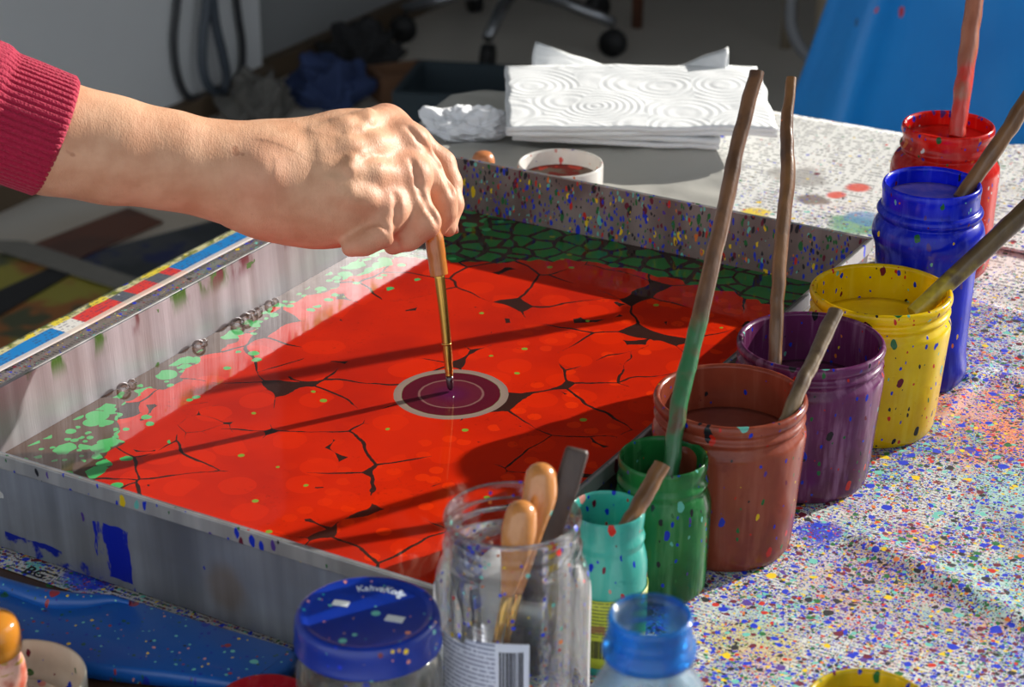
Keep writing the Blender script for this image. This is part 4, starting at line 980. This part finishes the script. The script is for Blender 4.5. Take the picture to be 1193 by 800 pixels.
# skin tone: redder over the joints and the finger ends
redp = [(p, r) for c in fingers for p, r in c[1:]]+[(c[0][0], .016) for c in fingers[:4]]+[(np.array(HP(300, 204, -.02)), .014)]
tone = np.zeros(len(V))
for p, r in redp: tone = np.maximum(tone, np.clip(1.5-np.linalg.norm(V-p, axis=1)/(r*1.25), 0, 1))
at = me.attributes.new('redness', 'FLOAT', 'POINT'); at.data.foreach_set('value', tone.astype(np.float32))
person = bpy.data.objects.new('person', me); COL.objects.link(person); person.location = origin
sm_ = person.modifiers.new('soften', 'SMOOTH'); sm_.factor = .5; sm_.iterations = 5
sk = N('skin')
rn = sk.n('ShaderNodeAttribute', attribute_name='redness').outputs['Fac']
b = sk.mix(sk.step(sk.noise(55, 5), .3, .7), lin((212, 166, 134)), lin((196, 146, 114)))
b = sk.mix(sk.math('MULTIPLY', rn, .4), b, lin((204, 130, 108)))
b = sk.mix(sk.math('MULTIPLY', sk.step(sk.noise(75, 2, co=sk.mp(loc=(3, 1, 2))), .72, .76), .45), b, lin((150, 90, 62)))
axis_rot = math.atan2(*reversed((HP(305, 205)-HP(60, 160)).to_2d()))
wr = sk.noise(260, 4, .6, co=sk.mp((1, .35, .35), rot=(0, .25, 0)), dist=.6)
wr2 = sk.n('ShaderNodeTexVoronoi', {'Vector': sk.mp((1, .6, .6)), 'Scale': 700.0}, feature='DISTANCE_TO_EDGE').outputs['Distance']
person.data.materials.append(sk.pbr(b, .52, 0, sk.bump(sk.math('ADD', wr, sk.math('MULTIPLY', wr2, .5)), .28, .0014), 0, Specular_IOR_Level=.25, Subsurface_Weight=.08, Subsurface_Radius=(.004, .002, .0012), Subsurface_Scale=.4))
tag(person, 'person reaching in from the left with bent fingers, holding a small brush over the bath', 'person')
# fingernail of the index finger
def nail(p, n, t, w_, l_):
    bm = bmesh.new(); n = n.normalized(); t = (t-n*t.dot(n)).normalized(); s_ = n.cross(t); g = []
    for i in range(7):
        row = []
        for j in range(7):
            a = (i/3-1); c_ = (j/3-1); row.append(bm.verts.new(p + s_*(a*w_*(1-.25*max(0, -c_)**2)) + t*(c_*l_) + n*(-.35*w_*a*a)))
        g.append(row)
    for i in range(6):
        for j in range(6): bm.faces.new((g[i][j], g[i+1][j], g[i+1][j+1], g[i][j+1]))
    r = bmesh.ops.extrude_face_region(bm, geom=bm.faces[:]); bmesh.ops.translate(bm, verts=[v for v in r['geom'] if isinstance(v, bmesh.types.BMVert)], vec=-n*.0008)
    bmesh.ops.recalc_face_normals(bm, faces=bm.faces); return bm
nail_m = simple('nail', (222, 172, 152), .25, var=.05)
ntip = HP(522.5, 266, .020); ndir = (HP(522.5, 266, .020)-HP(526, 238, .025)).normalized()
nn = (HP(546, 262, .030)-HP(522.5, 260, .020)).normalized()
nb_ = nail(ntip-ndir*.0020+nn*.0052-person.location, nn, ndir, .0040, .0048)
obj('fingernail', nb_, nail_m, person)
# ribbed knitted sleeve
c1, c0_ = HP(68, 160, .003), HP(-300, 20, .012)
ax_ = (c1-c0_).normalized(); sx, sy = frame_along(ax_)
bm = bmesh.new(); rings = []; NS, NA = 70, 58*8
R1 = 74.5*depth_of(c1)/F_PX
def ring_at(s_, rr, rib):
    ctr = c0_+(c1-c0_)*s_; out = []
    for kk in range(NA):
        a = 2*PI*kk/NA; rb = math.cos(a*58)
        fade = rib
        r = rr*(1+.012*mnoise.noise(Vector((math.cos(a)*2, math.sin(a)*2, s_*9))))-.0013*fade*max(0, rb)**2
        out.append(bm.verts.new(ctr+sx*(r*math.cos(a))+sy*(r*math.sin(a))-person.location))
    return out
for i in range(NS+1):
    s_ = i/NS
    body = max(0, min(1, (.795-s_)/.03))
    rr = R1*(1+.02*(1-s_)*3+.07*body) - (.0022*max(0, (s_-.985)/.015)**2)
    rings.append(ring_at(s_, rr, (.35+.65*(1-body))*min(1, (1-s_)/.012+.25)))
rings.append(ring_at(.9985, R1-.0036, .3)); rings.append(ring_at(.96, R1-.0042, 0)); rings.append(ring_at(.0, R1*.98, 0))
for a, b_ in zip(rings, rings[1:]):
    for kk in range(NA): bm.faces.new((a[kk], a[(kk+1) % NA], b_[(kk+1) % NA], b_[kk]))
bmesh.ops.recalc_face_normals(bm, faces=bm.faces)
kn = N('crimson_knit'); kc = kn.mix(kn.noise(300, 3), lin((176, 2, 60)), lin((144, 0, 44)))
knit = kn.pbr(kc, .85, 0, kn.bump(kn.math('ADD', kn.noise(900, 3), kn.vor(700).outputs['Distance']), .5, .0012), 0, Sheen_Weight=.1)
slv = obj('sweater_sleeve', bm, knit, person); slv['label'] = 'ribbed crimson knitted sleeve cuff'

# ================================================================== far end of the table
CU = PZ(653, 190, .040)
cup = thing('paint_dish', 'white round dish stained with red and brown paint, behind the far tray wall', 'dish', (CU.x, CU.y, .0005))
cr = .0326
obj('dish_wall', lathe([(0, 0), (cr*.95, 0), (cr, .001), (cr, .0385), (cr*.985, .04), (cr*.945, .04), (cr*.93, .0385), (cr*.93, .003), (0, .003)], 72), paint_jar_mat('stained_white', (232, 230, 224), (222, 218, 212), (240, 240, 238), .5, .2, [(5, ORA), (4, RED), (3, VIO), (3, PNK), (2, BLUE)]), cup)
dpn = N('dish_paint'); dcx = dpn.mix(dpn.step(dpn.noise(40, 3), .42, .5), lin((132, 112, 96)), lin((150, 52, 42))); dcx = dpn.mix(dpn.step(dpn.noise(45, 2, co=dpn.mp(loc=(4, 2, 1))), .58, .6), dcx, lin((224, 84, 66)))
obj('paint', lathe([(0, .026), (cr*.9, .0265), (cr*.93, .028), (cr*.93, .0235), (0, .0235)], 48), dpn.pbr(dcx, .3), cup)
# round wooden handle end peeping over the tray wall
kb = PZ(563, 186, .036)
kbm = lathe(smooth_profile([(0, 0), (.0052, .0004), (.0058, .012), (.0062, .024), (.0084, .031), (.0088, .036), (.0062, .041), (0, .0425)], 4), 32)
tag(obj('wooden_peg', kbm, simple('orange_wood_knob', (196, 124, 78), .35, var=.25, vs=120), loc=(kb.x, kb.y, .0003)), 'rounded orange-brown end of a wooden peg peeping over the far tray wall', 'peg')

# crumpled grey-white plastic sheet under the towels
def pz0(u, v, z=0): return PZ(u, v, z)
gs = N('white_wrap'); gc = gs.mix(gs.noise(6, 3), lin((186, 185, 178)), lin((168, 166, 158)))
wrap_m = gs.pbr(gc, .5, 0, gs.bump(gs.noise(22, 4), .3, .004))
b0, b1 = Vector((-.075, 1.53)), Vector((.235, 1.80))
def z_wrap(x, y):
    f = (y-1.515)
    return .0045 + .011*gauss(y-1.62, .03)*(1-.35*mnoise.noise(Vector((x*9, 3, 0)))) + .0035*mnoise.noise(Vector((x*13, y*13, 5)))+.002*mnoise.noise(Vector((x*40, y*40, 8)))
def w_wrap(x, y, s, t): return x + .02*(t-.5) + .012*math.sin(t*7), y + (1-t)*(.055-.05*abs(s-.35)*2) + .008*math.sin(s*11)
wrp = tag(obj('wrapping_sheet', sheet(-.072, .165, 1.50, 1.80, 60, 60, z_wrap, .0006, w_wrap), wrap_m), 'rumpled white wrapping paper under the stack of paper towels', 'paper')

# paper towels, quilted with rings
def towel_mat(name, seed):
    s = N(name); v = s.vor(17, s.mp((1, 1, 0), (seed, seed*.7, 0)), rand=.75)
    rg = s.math('SINE', s.math('MULTIPLY', v.outputs['Distance'], 62))
    h = s.math('ADD', s.math('MULTIPLY', rg, .5), s.math('MULTIPLY', s.noise(300, 3), .5))
    return s.pbr(s.mix(s.noise(12), lin((238, 240, 240)), lin((228, 231, 232))), .9, 0, s.bump(h, .2, .002))
def towel(label, cx_, cy_, w_, d_, rz_, z0, lift, seed, layers=3, thick=.004):
    t = thing('paper_towel', label, 'paper towel', (cx_, cy_, 0), rz_, 'folded paper towels on the table')
    for L in range(layers):
        def zf(x, y, L=L):
            e = lift(x/w_+.5, y/d_+.5)
            return z0 + L*(thick+.0006) + thick + e + .0016*mnoise.noise(Vector((x*16, y*16, seed+L))) + .0007*mnoise.noise(Vector((x*60, y*60, seed+L)))
        def wf(x, y, s, tt, L=L): return x+.003*mnoise.noise(Vector((tt*6, L, seed))), y+.003*mnoise.noise(Vector((s*6, L+9, seed)))-.002*L
        obj('paper_layer', sheet(-w_/2, w_/2, -d_/2, d_/2, 44, 40, zf, thick, wf), towel_mat('quilted_paper', seed+L), t)
    return t
towel('topmost white quilted paper towel, square to the photo', .104, 1.690, .218, .150, .01, .0285, lambda s, t: .006*t-.006*max(0, s-.9)*2, 1.0, 2)
towel('white paper towel turned askew under the topmost one, its far corners sticking up', .094, 1.702, .168, .160, -.13, .018, lambda s, t: .034*max(0, t-.8)*5*max(0, (s-.55))*2.2+.034*max(0, t-.72)*3.6*max(0, .6-s)*1.5, 2.0, 2)
# crumpled tissue
tm = bmesh.new(); bmesh.ops.create_icosphere(tm, subdivisions=6, radius=1)
for v in tm.verts:
    d = v.co.normalized()
    f = 1+.34*mnoise.noise(d*1.9+Vector((3, 1, 0)))-.30*abs(mnoise.noise(d*2.6+Vector((1, 7, 2))))-.13*abs(mnoise.noise(d*5.5+Vector((4, 2, 2))))
    v.co = Vector((d.x*.040*f, d.y*.030*f, max(-.0, (d.z*.5+.42)*.030*f)))
T0 = PZ(545, 152, .012)
tag(obj('crumpled_tissue', tm, simple('tissue_white', (238, 240, 243), .9, var=.03, bump=.2), loc=(T0.x, T0.y, .006)), 'crumpled ball of white tissue at the far left table corner', 'tissue')
fr2 = bmesh.new(); T1 = PZ(524, 170, .003)
tag(obj('tissue_scrap', sheet(-.02, .02, -.010, .010, 14, 10, lambda x, y: .004+.003*mnoise.noise(Vector((x*60, y*60, 1))), .0006, lambda x, y, s, t: (x+.004*math.sin(t*5), y+.004*math.sin(s*6))), simple('scrap_tissue', (236, 238, 242), .9, var=.03), loc=(T1.x, T1.y, 0), rz=-.3),
    'flat scrap of white tissue in front of the crumpled one', 'tissue')

# ================================================================== behind the table
def wallpt(u, v):
    """point of the left wall seen along (u, v)"""
    d = PD(u, v, 1)-Vector((0, 0, CAM_H)); o = Vector((0, 0, CAM_H)); t = (W0-o).dot(wn)/d.dot(wn); return o+d*t
cable_m = simple('cable_dark', (52, 54, 58), .5); grey_cable = simple('cable_grey', (120, 122, 126), .5)
def cable(label, px, r, mat, off=.012, name='electric_cable', on=wallpt):
    P = [on(u, v)-wn*off for u, v in px] if on is wallpt else [on(*p) for p in px]
    P = interp([tuple(p) for p in P], 8); o = P[-1]
    return tag(obj(name, tube([Vector(p)-Vector(o) for p in P], r, 10), mat, loc=o), label, 'cable')
cable('dark cable hanging in a wide loop on the pale wall', [(212, -120), (205, -40), (200, 10), (197, 50), (202, 88), (214, 112), (232, 112), (252, 104), (266, 98), (276, 80), (277, 50), (272, 15), (266, -40), (262, -120)], .0075, cable_m)
cable('grey-blue cable hanging in a narrow loop inside the wider one', [(230, -120), (229, -40), (226, 10), (222, 40), (222, 75), (229, 98), (243, 106), (250, 90), (245, 60), (236, 20), (232, -40), (236, -120)], .010, simple('cable_bluegrey', (72, 80, 90), .5), .03)
def floorpt(u, v): return PZ(u, v, FZ)
# prints drying on the floor
def floor_sheet(label, quad, mat, z, cat='print'):
    P = [floorpt(*p) for p in quad]; c = sum(P, Vector())/4; bm = bmesh.new()
    prism([(p.x-c.x, p.y-c.y) for p in P], 0, .003, bm)
    return tag(obj('printed_sheet', bm, mat, loc=(c.x, c.y, FZ+z), smooth=False), label, cat)
def blotch(name, a, b, c, sc_=5, lo_=.45, hi_=.55):
    s = N(name); k1 = s.mix(s.step(s.noise(sc_, 3), lo_, hi_), lin(a), lin(b)); return s.pbr(s.mix(s.step(s.noise(sc_*1.3, 3, co=s.mp(loc=(5, 5, 5))), .55, .62), k1, lin(c)), .7)
floor_sheet('dark navy printed sheet on the floor, left of the work table', [(90, 300), (330, 238), (470, 300), (230, 420)], blotch('navy_print', (48, 52, 56), (66, 68, 72), (28, 36, 84)), .001)
floor_sheet('brown-red printed sheet on the floor, below the pale wall', [(20, 296), (150, 246), (190, 262), (62, 318)], blotch('brown_print', (104, 62, 46), (88, 56, 44), (120, 80, 62)), .0045)
floor_sheet('green and orange painted sheet with a black bar, lowest on the floor at left', [(-120, 330), (20, 296), (150, 340), (-30, 460)], blotch('orange_print', (150, 140, 50), (150, 92, 40), (74, 78, 50), 6), .0045)
blk_ = [(-60, 372), (60, 318), (82, 326), (-30, 392)]
floor_sheet('black bar-like paper strip lying across the green and orange sheet', blk_, simple('black_paper', (22, 22, 24), .7), .008, 'paper')
floor_sheet('pale grey strip of card on the floor between the prints', [(-40, 288), (30, 290), (215, 352), (190, 362)], simple('pale_card', (120, 116, 108), .8), .012, 'card')
floor_sheet('long pale board on the floor along the skirting', [(-60, 322), (180, 212), (205, 222), (-40, 340)], simple('pale_board', (150, 146, 138), .8), -.0, 'board') if False else None
# things standing on the floor behind the hand
def crate(label, u, v, w_, d_, h_, rz_, mat, name='storage_box'):
    p = floorpt(u, v); bm = bmesh.new(); t = .012
    box(-w_/2, w_/2, -d_/2, d_/2, 0, t, bm)
    box(-w_/2, w_/2, -d_/2, -d_/2+t, t, h_, bm); box(-w_/2, w_/2, d_/2-t, d_/2, t, h_, bm)
    box(-w_/2, -w_/2+t, -d_/2+t, d_/2-t, t, h_, bm); box(w_/2-t, w_/2, -d_/2+t, d_/2-t, t, h_, bm)
    return tag(obj(name, bm, mat, loc=p, rz=rz_, smooth=False), label, 'box')
crate('dark teal open box on the floor behind the crumpled tissue', 560, 150, .30, .22, .10, -.2, simple('teal_dark', (42, 56, 64), .7))
crate('low brown wooden box on the floor behind the hand', 468, 112, .12, .09, .06, .4, simple('brown_box', (112, 78, 54), .7))
def rag(label, u, v, sx_, sy_, sz_, seed, c):
    bm = bmesh.new(); bmesh.ops.create_icosphere(bm, subdivisions=5, radius=1)
    for vv in bm.verts:
        d = vv.co.normalized(); f = 1+.45*mnoise.noise(d*1.6+Vector((seed, 0, 0)))+.22*mnoise.noise(d*4+Vector((0, seed, 0)))
        vv.co = Vector((d.x*sx_*f, d.y*sy_*f, max(0, (d.z*.6+.4)*sz_*f)))
    p = floorpt(u, v); return tag(obj('cleaning_rag', bm, simple('rag_cloth', c, .9, var=.3, vs=9), loc=p), label, 'rag')
rag('dark blue rag heaped on the floor behind the wrist', 385, 122, .075, .06, .10, 2, (40, 56, 96))
rag('grey rag heaped on the floor beside the blue one', 300, 142, .06, .055, .09, 5, (92, 90, 86))
rag('black rag heaped on the floor left of the teal box', 420, 80, .08, .06, .09, 8, (36, 36, 38))

# stool on castors
def castor_leg(t, p, mat):
    pass
chrome = simple('chrome_dull', (150, 152, 156), .25, .9); black_m = simple('black_rubber', (24, 24, 26), .6)
sp = floorpt(600, 46); stool = thing('swivel_stool', 'rolling stool with chrome feet and black castors, in the dark behind the towels', 'stool', sp)
seat = lathe(smooth_profile([(0, .46), (.16, .46), (.19, .475), (.19, .50), (.17, .52), (0, .525)], 3), 48); obj('seat', seat, black_m, stool)
obj('column', tube([(0, 0, .11), (0, 0, .46)], .02, 20), chrome, stool)
for i in range(5):
    a = 2*PI*i/5-.55; e = Vector((.25*math.cos(a), .25*math.sin(a), .075))
    obj('foot', tube([(0, 0, .12), (e.x*.5, e.y*.5, .105), (e.x, e.y, .075)], [.017, .014, .012], 14), chrome, stool)
    cbm = tube([(e.x-.012*math.sin(a), e.y+.012*math.cos(a), .03), (e.x+.012*math.sin(a), e.y-.012*math.cos(a), .03)], .03, 24)
    obj('castor', cbm, black_m, stool)
# old chairs with slim legs
leg_w = simple('leg_wood_red', (104, 66, 50), .5, var=.2, vs=8); leg_p = simple('leg_wood_pale', (150, 136, 116), .5, var=.2, vs=8)
def chair(label, u, v, rz_, m, w_=.40, tilt=0):
    p = floorpt(u, v); t = thing('wooden_chair', label, 'chair', p, rz_, 'chairs standing in the dark background')
    for sx_ in (-1, 1):
        for sy_ in (-1, 1):
            obj('leg', tube([(sx_*w_/2, sy_*.19, 0), (sx_*w_/2*.95, sy_*.18, .44)], [.013, .018], 14), m, t)
    obj('seat', box(-w_/2-.02, w_/2+.02, -.21, .21, .44, .468, bevel=.006), m, t, smooth=False)
    for sx_ in (-1, 1): obj('back_post', tube([(sx_*w_/2*.95, .19, .468), (sx_*w_/2*.98, .25, .88)], [.017, .013], 14), m, t)
    obj('backrest', box(-w_/2*.95, w_/2*.95, .232, .250, .72, .86, bevel=.004), m, t, smooth=False)
    for sy_ in (-1, 1): obj('stretcher', tube([(-w_/2*.97, sy_*.185, .2), (w_/2*.97, sy_*.185, .2)], .009, 10), m, t)
    return t
chair('dark reddish wooden chair whose legs show above the paper towels', 815, 4, .1, leg_w, .36)
chair('pale wooden chair whose two thin legs show left of the blue sheet', 1003, 84, .05, leg_p, .26)
cable('light grey cable curving down beside the blue sheet', [(968, -120, 4.05), (938, -60, 4.02), (924, -10, 4.0), (921, 25, 4.0), (930, 52, 4.0), (948, 70, 4.0), (975, 84, 4.0), (1010, 100, 3.9)], .012, grey_cable, name='hanging_cable', on=lambda u, v, d: PD(u, v, d))

# blue plastic sheet hanging over a rail
bs = N('blue_sheeting'); c = bs.mix(bs.noise(7, 3), lin((16, 148, 232)), lin((8, 122, 208)))
for sc_, r_, d_, sd_ in ((22, .2, .25, 1), (40, .2, .2, 2)): c, _m = bs.specks(c, sc_, r_, d_, [(2, (190, 60, 70)), (2, (130, 170, 200)), (1, (90, 150, 90)), (2, (40, 90, 150))], sd_, bs.mp((1, 1, .4), co=bs.warp(.02, 20)))
sheet_m = bs.pbr(c, .45, 0, bs.bump(bs.noise(9, 4, co=bs.mp((1, 1, .4))), .5, .02), .15)
SY = 2.85
def sx_at(u, z):  # x where column u crosses the hanging plane
    return (u-CX)/F_PX*(SY*cs-(z-CAM_H)*sn)
bm = bmesh.new(); nu, nz_ = 70, 50; top_, bot_ = -.04, FZ+.004; g0, g1 = [], []
xl0, xl1, xr = sx_at(1000, -.10), sx_at(935, -.32), 1.05
slope = (xl1-xl0)/.22
for j in range(nz_+1):
    z = bot_+(top_-bot_)*j/nz_; xl = xl0+slope*min(-.10-z, .30); r0, r1 = [], []
    for i in range(nu+1):
        s_ = i/nu; x = xl+(xr-xl)*s_; spread = max(0, -.04-z)
        dy = -.03*math.exp(-((x-xl-.055-.03*spread)/.025)**2)*(.4+spread) + .018*math.sin(x*26+z*2)*min(1, spread*2+.2) + .01*mnoise.noise(Vector((x*8, z*5, 2))) - .10*spread*0
        dy += .05*math.exp(-((x-xl)/.03)**2)
        r0.append(bm.verts.new((x, SY+dy, z))); r1.append(bm.verts.new((x, SY+dy+.0018, z)))
    g0.append(r0); g1.append(r1)
for j in range(nz_):
    for i in range(nu):
        bm.faces.new((g0[j][i], g0[j][i+1], g0[j+1][i+1], g0[j+1][i])); bm.faces.new((g1[j][i], g1[j+1][i], g1[j+1][i+1], g1[j][i+1]))
    bm.faces.new((g0[j][0], g0[j+1][0], g1[j+1][0], g1[j][0])); bm.faces.new((g0[j+1][nu], g0[j][nu], g1[j][nu], g1[j+1][nu]))
for i in range(nu):
    bm.faces.new((g0[0][i+1], g0[0][i], g1[0][i], g1[0][i+1])); bm.faces.new((g0[nz_][i], g0[nz_][i+1], g1[nz_][i+1], g1[nz_][i]))
bmesh.ops.recalc_face_normals(bm, faces=bm.faces)
tag(obj('plastic_sheet', bm, sheet_m), 'paint-flecked blue plastic sheet hanging behind the right end of the table', 'sheet')
